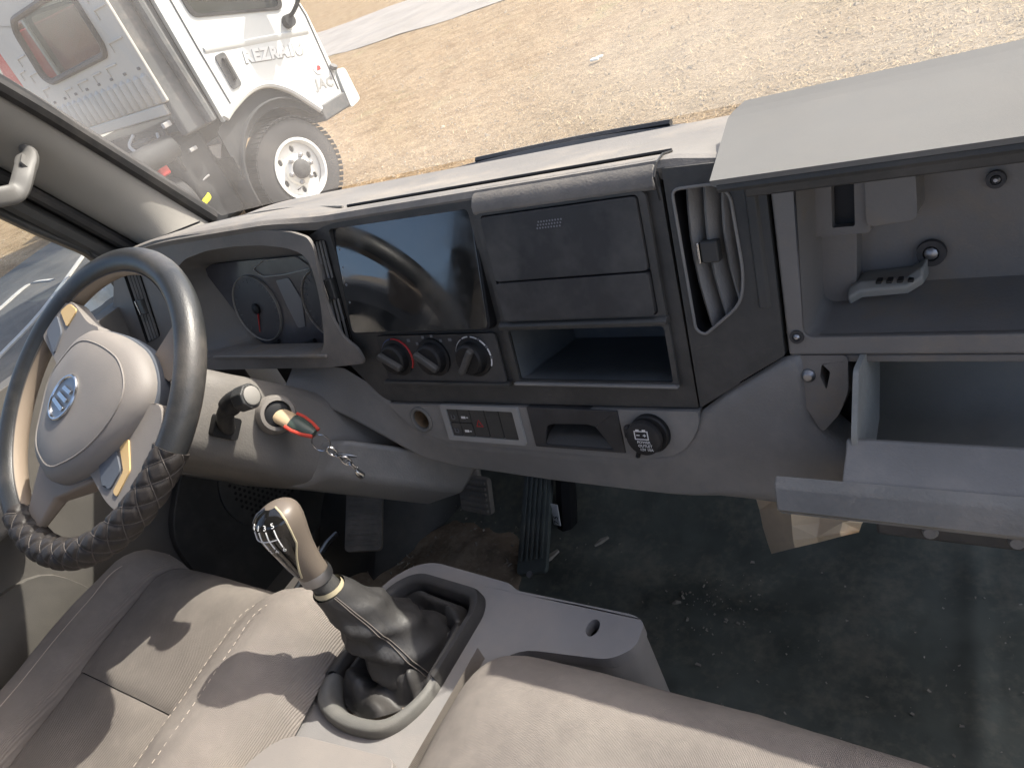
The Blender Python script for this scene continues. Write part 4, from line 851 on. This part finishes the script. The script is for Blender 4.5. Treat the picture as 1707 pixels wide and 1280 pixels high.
B().lathe([(.002, 0), (.0055, .004), (.005, .012), (.002, .018)], Fr(cpth[4] + Vector((.004, .0, -.016)), (1, 0, 0), (0, 1, .3)), 12).build('chain_tag', 'chrome', ks)

# ------------------------------------------------------------------ steering wheel
sw_ = thing('steering_wheel', 'dark leather steering wheel with pale hub and oval badge, turned to the right', 'steering wheel', WF(0, 0, -.05))
def rimseg(a0, a1, r, n, mr=.2, z=0.0):
    mr = .194; b = B(); rings = []
    for k in range(n + 1):
        a = R(a0 + (a1 - a0) * k / n); c = Vector((mr * math.cos(a), mr * math.sin(a)))
        rings.append([WF(c.x + r * math.cos(t) * math.cos(a), c.y + r * math.cos(t) * math.sin(a), z + r * 1.05 * math.sin(t)) for t in [2 * math.pi * j / 18 for j in range(18)]])
    return b.loft(rings, abs(a1 - a0) < 359)
rimseg(-19, 233, .0180, 72).build('rim_cover', 'wheel_leather', sw_)
# quilted wrap: diamonds pressed between two families of grooves
K_, M_ = 8.5, 2.0
def quilt(adeg, t):
    d = 9
    for sg_ in (-1, 1):
        f = adeg / K_ + sg_ * t / (2 * math.pi) * M_ * 2; d = min(d, abs(f - round(f)))
    return 1 - .13 * math.exp(-(d / .11) ** 2)
b = B(); rings = []
for k in range(201):
    ad = -128 + 110 * k / 200; a = R(ad); ring = []
    for q in range(44):
        t = 2 * math.pi * q / 44; r = .0205 * quilt(ad, t); ring.append(WF((.194 + r * math.cos(t)) * math.cos(a), (.194 + r * math.cos(t)) * math.sin(a), r * 1.05 * math.sin(t)))
    rings.append(ring)
wr = b.loft(rings).build('rim_wrap', 'wheel_wrap', sw_, smooth=60)
sb = B()
for k in range(-22, 6):
    for sg_ in (-1, 1):
        pth = []
        for q in range(25):
            t = R(-70 + 200 * q / 24); ad = K_ * (k - sg_ * t / (2 * math.pi) * M_ * 2)
            if -128 < ad < -18: pth.append(WF((.194 + .0183 * math.cos(t)) * math.cos(R(ad)), (.194 + .0183 * math.cos(t)) * math.sin(R(ad)), .0193 * math.sin(t)))
        if len(pth) > 2: sb.tube(pth, .0008, 4)
tag(sb.build('lacing', 'stitch', wr), kind='stuff')
# tan inner liner visible inside the rim
b = B(); rings = []
for k in range(97):
    a = R(-42 + 275 * k / 96); rings.append([WF((.194 - .0186 * math.cos(R(t))) * math.cos(a), (.194 - .0186 * math.cos(R(t))) * math.sin(a), .0196 * math.sin(R(t))) for t in (-110, -80, -50, -20, 5, 22)])
b.loft(rings, False, False).build('rim_liner', 'wheel_tan', sw_)
B().tube([WF((.194 - .0187 * math.cos(R(23))) * math.cos(a), (.194 - .0187 * math.cos(R(23))) * math.sin(a), .0198 * math.sin(R(23))) for a in [R(-42 + 275 * k / 96) for k in range(97)]], .0009, 5).build('rim_seam', 'stitch', sw_)
# hub pad (domed), gap line, spokes
padol = ccw(rnd([(-.018, .098), (-.082, .040), (-.080, -.075), (-.020, -.116), (.062, -.090), (.118, -.048), (.150, .005), (.118, .055), (.05, .085)], [.03, .03, .03, .03, .05, .05, .03, .04, .04], 5))
c_ = (.018, -.008); rings = []
for k, h in ((1.0, -.012), (1.0, .010), (.975, .020), (.90, .028), (.76, .0335), (.55, .037), (.3, .0385)): rings.append([WF(*p, h) for p in shrink(padol, k, c_)])
b = B().loft(rings, False); b.f.append(list(range(len(padol) * 6, len(padol) * 7))); pd = b.build('hub_pad', 'wheel_plastic', sw_, smooth=50)
gr = shrink(padol, .80, c_); B().tube([WF(*p, .0322) for p in gr] + [WF(*gr[0], .0322)], .0012, 6).build('pad_crease', 'wheel_plastic', pd)
bk = shrink(padol, 1.015, c_); B().loft([[WF(*p, -.03) for p in shrink(bk, .8, c_)], [WF(*p, -.012) for p in bk], [WF(*p, .004) for p in bk], [WF(*p, .006) for p in shrink(bk, .97, c_)]]).build('hub_back', 'wheel_button', sw_)
def spoke(l, z0, z1, mt, nm): return B().plate(ccw(rnd(l, .012)), z0, z1, WF).build(nm, mt, sw_, bevel=.006, seg=3)
s1 = spoke([(-.155, .098), (-.125, .148), (-.090, .142), (-.04, .108), (-.005, .098), (-.02, .06), (-.075, .03), (-.098, .055)], -.010, .010, 'wheel_plastic', 'spoke')
s2 = spoke([(.165, -.01), (.178, -.05), (.150, -.100), (.118, -.138), (.088, -.125), (.05, -.098), (.02, -.08), (.10, -.03), (.14, -.005)], -.010, .010, 'wheel_plastic', 'spoke')
for s_, l in ((s1, [(-.140, .103), (-.122, .125), (-.098, .098), (-.106, .066)]), (s2, [(.063, -.082), (.092, -.062), (.112, -.088), (.098, -.112), (.080, -.108)])):
    B().plate(ccw(rnd(l, .006)), .009, .0125, WF).build('spoke_switch', 'wheel_button', s_, bevel=.0015)
B().plate(ccw(rnd([(-.116, .130), (-.096, .140), (-.072, .128), (-.088, .104)], .006)), .0095, .0118, WF).build('amber_patch', 'wheel_amber', s1, bevel=.001)  # amber reflection on this spoke, built as a coloured patch
B().plate(ccw(rnd([(.098, -.058), (.114, -.050), (.130, -.088), (.114, -.120), (.104, -.114), (.117, -.089)], .004)), .0095, .0118, WF).build('amber_patch', 'wheel_amber', s2, bevel=.001)
s3 = B().loft([[WF(*p) for p in l] for l in ([(-.095, -.070, .004), (.055, -.100, .004), (.060, -.105, -.022), (-.095, -.075, -.022)], [(-.094, -.108, .006), (-.030, -.128, .006), (-.032, -.13, -.014), (-.094, -.108, -.014)], [(-.100, -.148, .003), (-.062, -.172, .003), (-.062, -.172, -.008), (-.100, -.148, -.008)])]).build('spoke', 'wheel_tan', sw_, bevel=.006, smooth=45)
spoke([(.10, .05), (.15, .02), (.19, .06), (.15, .12)], -.022, -.004, 'wheel_tan', 'spoke')
# badge: oval ring with slanted bars
BF = Fr(WF(.0, -.003, .0375), WF.ex * math.cos(R(-42)) + WF.ey * math.sin(R(-42)), WF.ey * math.cos(R(-42)) - WF.ex * math.sin(R(-42)))
bd = B().plate(circ(0, 0, .0235, 36, .0305), .0, .002, BF).build('badge', 'steel', pd, bevel=.001)
B().tube([BF(*p, .002) for p in circ(0, 0, .0235, 36, .0305)] + [BF(.0235, 0, .002)], .0024, 8, False).build('badge_ring', 'chrome', bd)
for k in range(3):
    l = [(-.014 + .002 * k, -.017 + k * .0115), (.016 - .003 * k, -.0105 + k * .0115), (.016 - .003 * k, -.0045 + k * .0115), (-.014 + .002 * k, -.011 + k * .0115)]
    B().plate(ccw(l), .002, .0045, BF).build('badge_bar', 'chrome', bd, bevel=.0006)

# ------------------------------------------------------------------ driver seat
def puff(x0, x1, y0, y1, ztop, puffh, edge, nu=26, nv=40, drop=None, fold=None):
    """upholstered panel: x0(y), x1(y) side seams; ztop(x,y) base height"""
    def fn(u, v):
        y = y0 + (y1 - y0) * v; xa, xb = x0(y), x1(y); x = xa + (xb - xa) * u
        e = min(u, 1 - u) * (xb - xa); f = min(v, 1 - v) * (y1 - y0)
        k = (1 - math.exp(-e / edge)) * (1 - math.exp(-f / edge) if fold is None else 1)
        return Vector((x, y, ztop(x, y) + puffh * k - puffh))
    return B().grid(fn, nu, nv)
ds = thing('driver_seat', 'beige fabric driver seat cushion with raised ribbed bolsters', 'seat', (-1.01, .05, -1.05))
def roll(y, yf, r):                              # front edge rolls down
    t = max(0, y - (yf - r)); return -r * (1 - math.sqrt(max(0, 1 - min(1, t / r) ** 2)))
def wr(x, y): return .0028 * noise.noise(Vector((x * 9, y * 14, 1))) + .0016 * abs(noise.noise(Vector((x * 30 + y * 12, y * 22, 4))))
def dz(x, y): return wr(x, y) + -.712 + .10 * max(0, min(1, (y + .05) / .45)) * .5 + .012 * math.cos((x + 1.02) * 6) + roll(y, .355, .07)
def lx(y): return -1.165 - .03 * (y - .1)
def rx(y): return -.895 - .02 * (y - .1) + (.045 * max(0, (y - .22) / .13) ** 2)
puff(lx, rx, .1435, .3548, dz, .007, .010).build('cushion_front', 'fabric', ds)
puff(lx, rx, -.30, .143, lambda x, y: dz(x, y) - .002, .007, .010).build('cushion_rear', 'fabric', ds)
def bol(side, xin, xo):
    def fn(u, v):
        y = -.30 + .652 * v; a = xin(y); w = xo; t = u
        fr_ = 1 - .30 * max(0, (y - .18) / .17) ** 2
        ang = t * math.pi * .86; x = a + side * w * fr_ * (1 - math.cos(ang)) / 1.9; z = dz(a, y) - .012 + (.042 + .01 * math.sin(v * 3) + (.012 if side > 0 else 0)) * math.sin(ang) ** .8 - .16 * max(0, t - .62) ** 1.1
        return Vector((x, y, z))
    return B().grid(fn, 22, 44)
bol(-1, lx, .115).build('bolster', 'fabric_rib', ds); bol(1, rx, .155).build('bolster', 'fabric_rib', ds)
# front and sides down to the frame
b = B(); 
def skirt(u, v):
    x = -1.27 + .53 * u; yy = .352 - .02 * v - .03 * (abs(2 * u - 1) ** 4); return Vector((x, yy, -.74 - .16 * v))
b.grid(skirt, 16, 6); b.box((-1.01, .0, -.86), (.46, .62, .12)); b.build('seat_base', 'fabric', ds)
B().box((-1.01, .02, -1.0), (.36, .5, .18)).build('seat_frame', 'black', ds, bevel=.01)
B().box((-1.01, -.36, -.45), (.48, .12, .62)).build('backrest', 'fabric', ds, bevel=.05)
def seamline(pts, nm, mt, r): B().tube(spline(pts, 8), r, 5).build(nm, mt, ds)
def bolpt(side, xin, xo, u, v):
    y = -.30 + .652 * v; a = xin(y); fr_ = 1 - .30 * max(0, (y - .18) / .17) ** 2; ang = u * math.pi * .86
    return Vector((a + side * xo * fr_ * (1 - math.cos(ang)) / 1.9, y, dz(a, y) - .012 + (.042 + .01 * math.sin(v * 3) + (.012 if side > 0 else 0)) * math.sin(ang) ** .8 - .16 * max(0, u - .62) ** 1.1 + .0006))
for u in (.30, .52):
    sb = B(); q = spline([bolpt(1, rx, .155, u, v / 10) for v in range(0, 11)], 20)
    for k in range(0, len(q) - 2, 3): sb.tube([q[k], q[k + 1].lerp(q[k + 2], .5)], .0005, 5)
    tag(sb.build('stitching', 'thread', ds), kind='stuff')
seamline([bolpt(-1, lx, .115, .45, v / 10) for v in range(0, 11)], 'stitching', 'thread', .0008)

# ------------------------------------------------------------------ passenger bench
ps = thing('passenger_bench', 'wide beige fabric passenger bench cushion beside the gear console', 'seat', (-.05, .05, -1.05))
def pz(x, y): return 1.3 * wr(x, y) + -.662 + .012 * math.cos(x * 2) + roll(y, .372, .10) + .02 * (y - .2) - .03 * max(0, (-.47 - x) / .08) ** 2
def pf_(u, v):
    x = -.56 + 1.0 * u; y = -.42 + .7918 * v; yf = y - .02 * max(0, (x + .22) / .3) ** 1.5 * v
    e = min(1, u / .05); return Vector((x, yf, pz(x, y) - .05 * (1 - math.sqrt(1 - (1 - e) ** 2))))
B().grid(pf_, 60, 60).build('cushion', 'fabric_rib', ps)
b = B()
def psk(u, v):
    x = -.55 + .99 * u; y = .3718 - .02 * max(0, (x + .22) / .3) ** 1.5 - .012 * v ** 2; return Vector((x, y, -.762 - .15 * v))
b.grid(psk, 40, 8); b.grid(lambda u, v: Vector((-.558, -.42 + .77 * u, -.70 - .22 * v)), 8, 6); b.build('front_skirt', 'fabric', ps)
B().tube([Vector((-.54 + .98 * k / 30, .3725 - .02 * max(0, (-.54 + .98 * k / 30 + .22) / .3) ** 1.5, -.765)) for k in range(31)], .004, 8).build('piping', 'trim_beige', ps)
B().box((-.05, -.02, -1.0), (.9, .6, .2)).build('bench_frame', 'black', ps, bevel=.01)
B().box((-.05, -.40, -.42), (.95, .1, .6)).build('backrest', 'fabric', ps, bevel=.05)

# ------------------------------------------------------------------ folded centre tray between the seats
ct = thing('centre_tray', 'pale pinkish grey plastic tray between the two seats at the bottom edge', 'tray', (-.60, .06, -.70))
tro_ = ccw(rnd([(-.705, -.20), (-.70, .10), (-.675, .165), (-.52, .183), (-.50, -.20)], [.02, .03, .035, .015, .02]))
TP = Fr((0, 0, -.628), (1, 0, 0), (0, 1, -.02))
B().plate(tro_, -.05, .0, TP, [rnd(rect(-.672, .055, -.630, .066), .003), rnd([(-.60, -.1), (-.53, -.1), (-.528, .075), (-.55, .10), (-.59, .09)], .02)]).build('tray_top', 'wheel_plastic', ct, bevel=.007, seg=3)
B().box((-.60, -.0, -.052), (.19, .36, .006), TP).build('tray_floor', 'wheel_tan', ct)
B().box((-.60, -.02, -.10), (.18, .34, .08), TP).build('tray_body', 'wheel_plastic', ct, bevel=.01)
B().plate(rnd(rect(-.66, .078, -.628, .112), .004), .0, .0012, TP, [rnd(rect(-.6585, .0795, -.6295, .1105), .003)]).build('moulded_mark', 'wheel_plastic', ct)

# ------------------------------------------------------------------ gear console and lever
gc_ = thing('gear_console', 'grey plastic gear console with raised boot frame and side plate', 'console', (-.62, .33, -1.09))
GF = Fr((-.672, .328, -.708), (1, 0, -.02), (-.08, 1, .0))
fo = ccw(rnd([(-.085, -.105), (-.02, -.125), (.055, -.115), (.085, -.06), (.085, .085), (.07, .112), (-.05, .118), (-.085, .08)], .045, 6))
fo = shrink(fo, .94, (0, 0))
fi = shrink(fo, .80)
levs = [(1.02, -.06), (1.0, -.010), (.985, -.001), (.955, .002), (.87, .002), (.84, -.002), (.82, -.012), (.80, -.04)]
nfo = len(fo); up = [k for k in range(nfo)]
def halfring(sel, lv): 
    b = B(); rg = [[GF(*shrink(fo, k_)[q], h_ + (.004 * lv if .83 < k_ < .98 else 0)) for q in sel] for k_, h_ in levs]; return b.loft(rg, False, False)
k0 = min(range(nfo), key=lambda q: abs(fo[q][1] - .0) + (0 if fo[q][0] > 0 else 9)); k1 = min(range(nfo), key=lambda q: abs(fo[q][1] + .02) + (0 if fo[q][0] < 0 else 9))
selA = []; q = k0
while q != k1: selA.append(q); q = (q + 1) % nfo
selA.append(k1); selB = []; q = k1
while q != k0: selB.append(q); q = (q + 1) % nfo
selB.append(k0)
halfring(selA, 1.0).build('boot_collar', 'boot', gc_, smooth=60); halfring(selB, .0).build('boot_frame', 'boot_rim', gc_, smooth=60)
bl_ = ccw(rnd([(-.105, -.16), (.10, -.155), (.115, -.02), (.145, .045), (.265, .062), (.288, .085), (.286, .118), (.27, .125), (.105, .122), (.09, .13), (-.06, .138), (-.105, .09)], [.02, .02, .03, .03, .02, .012, .02, .02, .03, .02, .04, .05], 5))
B().plate(bl_, -.03, -.012, GF, [shrink(fo, .97), circ(.228, .096, .008, 16, .012)]).build('console_plate', 'console', gc_, bevel=.006, seg=3)
B().loft([[GF(*p, -.031) for p in shrink(bl_, .99)], [GF(p[0] * 1.0, p[1] * 1.05, -.2) for p in shrink(bl_, .97)], [GF(p[0] * .98, p[1] * 1.15, -.385) for p in shrink(bl_, .93)]], False).build('console_body', 'console', gc_, smooth=50)
B().lathe([(.011, 0), (.009, .006), (.004, .008)], Fr(GF(.118, -.055, -.012), GF.ex, GF.ey), 14).build('console_clip', 'trim_beige', gc_)
B().plate(shrink(fo, .82), -.050, -.042, GF).build('boot_floor', 'boot', gc_)
B().grid(lambda u, v: GF(-.05 + .10 * u, -.095 + .045 * v, -.036 + .01 * math.sin(u * 3.1) + .004 * noise.noise(Vector((u * 6, v * 4, 2)))), 20, 10).build('boot_dust_fold', 'boot_dust', gc_)
gl_ = thing('gear_lever', 'brown gear knob with black shift pattern on a creased leather boot', 'gear lever', GF(0, 0, -.04))
kt, kbm = at(462, 846, z=-.458), at(528, 960, z=-.560)
bt_ = at(548, 980, z=-.580); base = GF(.010, .010, -.03)
# boot: creased cone from frame to collar
b = B(); rings = []; nn = 64
for i in range(30):
    t = i / 29; c = base.lerp(bt_, t); 
    wob = math.sin(t * math.pi)
    rad = .020 + (.047 - .020) * (1 - t) ** .9; ring = []
    for k in range(nn):
        a = 2 * math.pi * k / nn
        q = .10 * wob * noise.noise(Vector((math.cos(a) * 1.1, math.sin(a) * 1.1, t * 3.0 + .7))) + .07 * wob * (1 - 2 * abs(math.sin(t * 11 + 1.6 * math.sin(a + .6) + a * .5))) + .05 * wob * noise.noise(Vector((math.cos(a) * 3, math.sin(a) * 3, t * 7)))
        rr = rad * (1 + q * 1.5); sx, sy = math.cos(a), math.sin(a) * (1 + .25 * (1 - t))
        ring.append(c + GF.ex * sx * rr + GF.ey * sy * rr * 1.05)
    rings.append(ring)
b.loft(rings, False); bo = b.build('boot', 'boot', gl_, smooth=70)
for dx in (-.05, .05):
    seam = [rings[i][int(nn * .93 + dx * 10) % nn] + (GF.ex * .9 - GF.ey * .5) * .0012 for i in range(2, 30)]
    B().tube(seam, .0010, 5).build('boot_seam', 'stitch', bo)
# loose folds of the boot skirt filling the frame
def sk2(u, v):
    a = 2 * math.pi * u; r = .05 + .028 * v; k = shrink(fo, .78); 
    e = k[int(u * len(k)) % len(k)]; f = k[(int(u * len(k)) + 1) % len(k)]; t = u * len(k) - int(u * len(k)); E_ = (e[0] + (f[0] - e[0]) * t, e[1] + (f[1] - e[1]) * t)
    I_ = (E_[0] * .35 + .004, E_[1] * .35 + .015); x, y = I_[0] + (E_[0] - I_[0]) * v, I_[1] + (E_[1] - I_[1]) * v
    return GF(x, y, -.035 + .030 * math.sin(math.pi * min(1, v * 1.05)) * (.5 + .9 * noise.noise(Vector((math.cos(a) * 2.2, math.sin(a) * 2.2, v * 2 + 4)))) + .02 * v + .010 * math.sin(v * 9 + math.sin(a * 2) * 2))
B().grid(sk2, 90, 16).build('boot_skirt', 'boot', gl_, smooth=70)
# collar, cream boot band, knob
ax = (kt - kbm).normalized(); KF_ = Fr(kbm, ax.orthogonal(), ax.cross(ax.orthogonal()))
B().tube([bt_ - (kt - bt_).normalized() * .01, bt_ + (kbm - bt_) * .5, kbm], [.017, .015, .0155], 18).build('lever_collar', 'dash_dark', gl_)
B().lathe([(.0175, -.004), (.0190, -.001), (.0178, .005)], Fr(bt_, KF_.ex, KF_.ey), 18, False, False).build('boot_band', 'cream', gl_)
# knob frame: broad face looks back towards the camera and driver
fc = (Vector((-.12, -.65, .6))); fc = (fc - ax * fc.dot(ax)).normalized(); sdv = ax.cross(fc)
Lk = (kt - kbm).length
prof = [(.0, .0172, .0172), (.03, .0174, .0174), (.2, .0180, .0185), (.4, .0198, .0208), (.6, .0240, .0250), (.78, .0272, .0285), (.9, .0258, .0268), (.97, .0185, .0195), (1.0, .008, .009), (1.005, .001, .001)]
def kn_pt(t, w, h, a, g=1.0): return kbm + ax * Lk * 1.06 * t + (sdv * math.cos(a) * w + fc * math.sin(a) * h) * g + fc * .006 * math.sin(t * 2.6)
b = B().loft([[kn_pt(t, w, h, 2 * math.pi * k / 40) for k in range(40)] for t, w, h in prof]); kn = b.build('knob', 'knob_brown', gl_, smooth=60, sub=1)
def interp(t):
    for i in range(len(prof) - 1):
        if prof[i][0] <= t <= prof[i + 1][0]:
            q = (t - prof[i][0]) / (prof[i + 1][0] - prof[i][0]); return [prof[i][j] + (prof[i + 1][j] - prof[i][j]) * q for j in (1, 2)]
A0, A1 = R(8), R(132)
def insp(u, v):
    t = .16 + .84 * v; w, h = interp(t); half = (A1 - A0) / 2 * min(1, (v * 1.6 + .15)) ; m_ = (A0 + A1) / 2; a = m_ - half + 2 * half * u
    return kn_pt(t, w, h, a, 1.03)
B().grid(insp, 24, 36).build('knob_face', 'gloss_black', kn, smooth=70)
edge = [insp(0, v / 24) for v in range(25)]
B().tube(edge, .0013, 6).build('knob_trim', 'cream', kn)
B().tube([insp(1, v / 24) for v in range(25)], .0010, 6).build('knob_trim', 'steel', kn)
B().lathe([(.0190, -.003), (.0196, .004), (.0186, .010)], Fr(kbm, KF_.ex, KF_.ey), 24, False, False).build('knob_collar', 'steel', kn)
# shift pattern wrapped on the face
def face_pt(x, y, lift=1.045): return kn_pt(.76 + y * .9, *interp(.76 + y * .9), (A0 + A1) / 2 - x, lift)
pat = B()
for x in (-.52, -.17, .18, .53):
    y0, y1 = (0, .12) if x < -.5 else (-.12, .12)
    if x > .5: pass
    pat.tube([face_pt(x, y0 + (y1 - y0) * k / 6) for k in range(7)], .00075, 5)
pat.tube([face_pt(-.52 + 1.05 * k / 10, 0) for k in range(11)], .00075, 5)
pat.build('shift_pattern', 'white_mark', kn)
for i, (x, y, tx) in enumerate(((-.52, .165, 'R'), (-.17, .165, '1'), (.18, .165, '3'), (.53, .165, '5'), (-.17, -.165, '2'), (.18, -.165, '4'), (.53, -.165, '6'))):
    p = face_pt(x, y, 1.05); q = (face_pt(x + .05, y) - face_pt(x - .05, y)).normalized(); r_ = (face_pt(x, y + .03) - face_pt(x, y - .03)).normalized()
    lettering('shift_number', tx, Fr(p, q, r_), 0, 0, .0002, .0085, 'white_mark', kn)

# ------------------------------------------------------------------ footwell
def pedal(name, lab, c, ex, ey, w, h, ribs, mt='pedal_rubber', arm=None, horiz=True):
    ey = Vector(ey).normalized(); ex = Vector(ex); F = Fr(c, ex - ey * ex.dot(ey), ey); t = thing(name, lab, 'pedal', F(0, 0, 0))
    pd_ = B().plate(rnd(rect(-w / 2, -h / 2, w / 2, h / 2), .010), -.012, .0, F).build('pad', mt, t, bevel=.004)
    for k in range(ribs):
        q = -.5 + (k + .5) / ribs
        (B().box((0, q * h * .9, .002), (w * .86, h * .9 / ribs * .5, .005), F) if horiz else B().box((q * w * .86, .01, .002), (w * .86 / ribs * .5, h * .86, .005), F)).build('rib', mt, pd_, bevel=.001)
    if arm: B().tube(spline(arm), .010, 8).build('pedal_arm', 'pedal_metal', t)
    return t, F
a0, a1 = at(885, 955, z=-1.085), at(897, 780, y=.93)
t, F = pedal('accelerator_pedal', 'long ribbed grey green accelerator pedal standing on the floor', (a0 + a1) / 2, (1, -.08, 0), (a1 - a0), .066, (a1 - a0).length, 5, horiz=False)
B().tube([F(.0, -.12, .002), F(.0, -.12, .006)], .007, 10).build('bolt', 'steel', t)
cb = at(790, 825, y=.80); pedal('brake_pedal', 'square ribbed brake pedal pad hanging in the middle of the footwell', cb, (1, -.1, 0), (.0, .45, .9), .085, .078, 6, 'pedal_metal', [cb + Vector((0, .02, .0)), cb + Vector((0, .06, .10)), cb + Vector((.0, .10, .24))])
cb = at(708, 805, y=.82); pedal('clutch_pedal', 'dark clutch pedal pad in the shade under the dashboard', cb, (1, -.1, 0), (.0, .5, .9), .08, .07, 5, 'rubber', [cb + Vector((0, .02, .0)), cb + Vector((0, .06, .10)), cb + Vector((.0, .10, .24))])
f0, f1 = at(605, 918, x=-1.13), at(608, 795, x=-1.17)
t, F = pedal('foot_rest', 'dusty ribbed foot rest plate at the left of the footwell', (f0 + f1) / 2, (.72, .68, -.1), f1 - f0, .075, (f1 - f0).length, 13, 'pedal_metal')
# label tag on the pedal bracket
tb = thing('pedal_bracket', 'dark accelerator sensor bracket with a small white printed tag', 'bracket', at(930, 900, z=-1.08))
q0, q1 = at(922, 885, y=.83), at(930, 800, y=.90)
B().tube([q0 + Vector((.01, .03, -.03)), q1 + Vector((.01, .03, .02))], .022, 8).build('bracket_body', 'black', tb)
TG = Fr((at(924, 875, y=.845) + at(929, 840, y=.86)) / 2, (1, -.1, 0), at(929, 840, y=.86) - at(924, 875, y=.845))
tg = B().plate(rect(-.0085, -.024, .0085, .024), -.001, .001, TG).build('printed_tag', 'white_mark', tb)
lettering('tag_print', '7.5', TG, .0, -.012, .0012, .016, 'black', tg, rot=R(90))
# dirt sheet on the driver side floor
b = B()
def dirtp(u, v):
    x = -1.33 + .50 * u; y = .36 + .48 * v; m_ = math.sin(u * math.pi) * math.sin(v * math.pi)
    return Vector((x, y, -1.106 + .016 * min(1, m_ * 3) + .005 * noise.noise(Vector((x * 30, y * 30, 1))) + .006 * noise.noise(Vector((x * 9, y * 9, 1)))))
b.grid(dirtp, 60, 60); tag(b.build('floor_dirt', 'floor_dirt'), 'brown dried dirt on the driver side floor', 'dirt', kind='stuff')
# wheel arch hump and left kick wall
b = B().loft([[Vector((-1.37, y, -1.10)), Vector((-1.37, y, z)), Vector((x1, y, z)), Vector((x1 + .05, y, z - .04)), Vector((x1 + .09, y, -1.10))] for y, z, x1 in ((.62, -1.08, -1.30), (.70, -.98, -1.26), (.85, -.86, -1.22), (1.05, -.74, -1.20))], True)
tag(b.build('wheel_arch', 'dash_dark', smooth=40), kind='structure')
b = B().tube([at(480, 1005, z=-.80), at(545, 905, z=-.92), at(560, 890, z=-.94)], .006, 8)
tag(b.build('seat_adjust_bar', 'steel'), 'thin bare metal rod under the front of the driver seat', 'rod')
# debris
b = B()
for k in range(300):
    u, v = random.uniform(880, 1720), random.uniform(800, 1290); p = at(u, v, z=-1.097)
    if p.y > .84 or p.x < -.9: continue
    if k % 3 == 0: p = at(random.gauss(1190, 40), random.gauss(1010, 25), z=-1.097)
    s = random.choice([.0006, .0008, .0008, .0011, .0018]) * random.uniform(.6, 1.3); a = random.uniform(0, 6.3)
    e1 = Vector((math.cos(a), math.sin(a), random.uniform(-.2, .2))) * s * random.uniform(1, 2.4); e2 = Vector((-math.sin(a), math.cos(a), random.uniform(-.2, .4))) * s
    P = [p - e1 - e2, p + e1 - e2 * .6, p + e1 * .7 + e2, p - e1 * .8 + e2 * .8]; b.add(P + [q + Vector((0, 0, s * .8)) for q in P], [(4, 5, 6, 7), (0, 1, 5, 4), (1, 2, 6, 5), (2, 3, 7, 6), (3, 0, 4, 7)])
for k in range(160):
    u, v = random.uniform(560, 880), random.uniform(840, 960); p = at(u, v, z=-1.09); s = random.uniform(.002, .005)
    P = [p + Vector((random.uniform(-1, 1), random.uniform(-1, 1), 0)) * s * 1.4 for _ in range(3)]; b.add(P + [p + Vector((0, 0, s))], [(0, 1, 3), (1, 2, 3), (2, 0, 3)])
tag(b.build('floor_crumbs', 'chip', smooth=0), 'pale crumbs and flakes scattered over the black floor mat', 'crumbs', kind='stuff')
for u, v, l, a, lab in ((1003, 903, .016, .8, 'tan dry leaf flake on the floor mat right of the accelerator'), (917, 930, .022, 1.0, 'small pinkish stub lying at the foot of the accelerator pedal'), (680, 855, .03, .9, 'pale broken strip lying on the dirt below the clutch pedal'), (1128, 1005, .008, .3, 'small white chip on the floor mat, largest in the middle')):
    p = at(u, v, z=-1.088); e = Vector((math.cos(a), math.sin(a), .15)) * l; s = Vector((-math.sin(a), math.cos(a), 0)) * l * .3
    B_ = B().loft([[p - e - s * .4, p - e + s * .4, p - e + s * .3 + Vector((0, 0, .003)), p - e - s * .3 + Vector((0, 0, .003))], [p - s, p + s, p + s * .8 + Vector((0, 0, .006)), p - s * .8 + Vector((0, 0, .006))], [p + e - s * .6, p + e + s * .5, p + e + s * .4 + Vector((0, 0, .003)), p + e - s * .4 + Vector((0, 0, .003))]])
    tag(B_.build('floor_scrap', 'chip', smooth=0), lab, 'scrap', 'scraps on the floor')
# crumpled paper bag: a flat fold of paper with hard creases
rp = random.Random(5); pu = [[(1258, 824), (1310, 822), (1360, 826), (1410, 832), (1450, 838)], [(1266, 850), (1318, 846), (1365, 850), (1412, 852), (1449, 862)], [(1272, 880), (1320, 876), (1366, 872), (1405, 870), (1437, 872)], [(1280, 906), (1322, 900), (1362, 895), (1400, 888), (1433, 884)], [(1286, 923), (1325, 913), (1364, 904), (1402, 894), (1432, 887)]]
b = B(); P = []
for r_, row in enumerate(pu):
    for c_i, (u, v) in enumerate(row): P.append(at(u, v, y=.695 + rp.uniform(-.022, .018) + (.012 if c_i == 0 else 0)))
fs = []
for r_ in range(4):
    for c_i in range(4):
        q = r_ * 5 + c_i; fs += [(q, q + 1, q + 6), (q, q + 6, q + 5)] if (r_ + c_i) % 2 else [(q, q + 1, q + 5), (q + 1, q + 6, q + 5)]
b.add(P, fs); b.add([p + Vector((.006, .012 + rp.uniform(0, .012), .004)) for p in P], fs)
tag(b.build('paper_bag', 'paper', smooth=0), 'crumpled brown paper bag sticking out below the open drawer', 'paper bag')
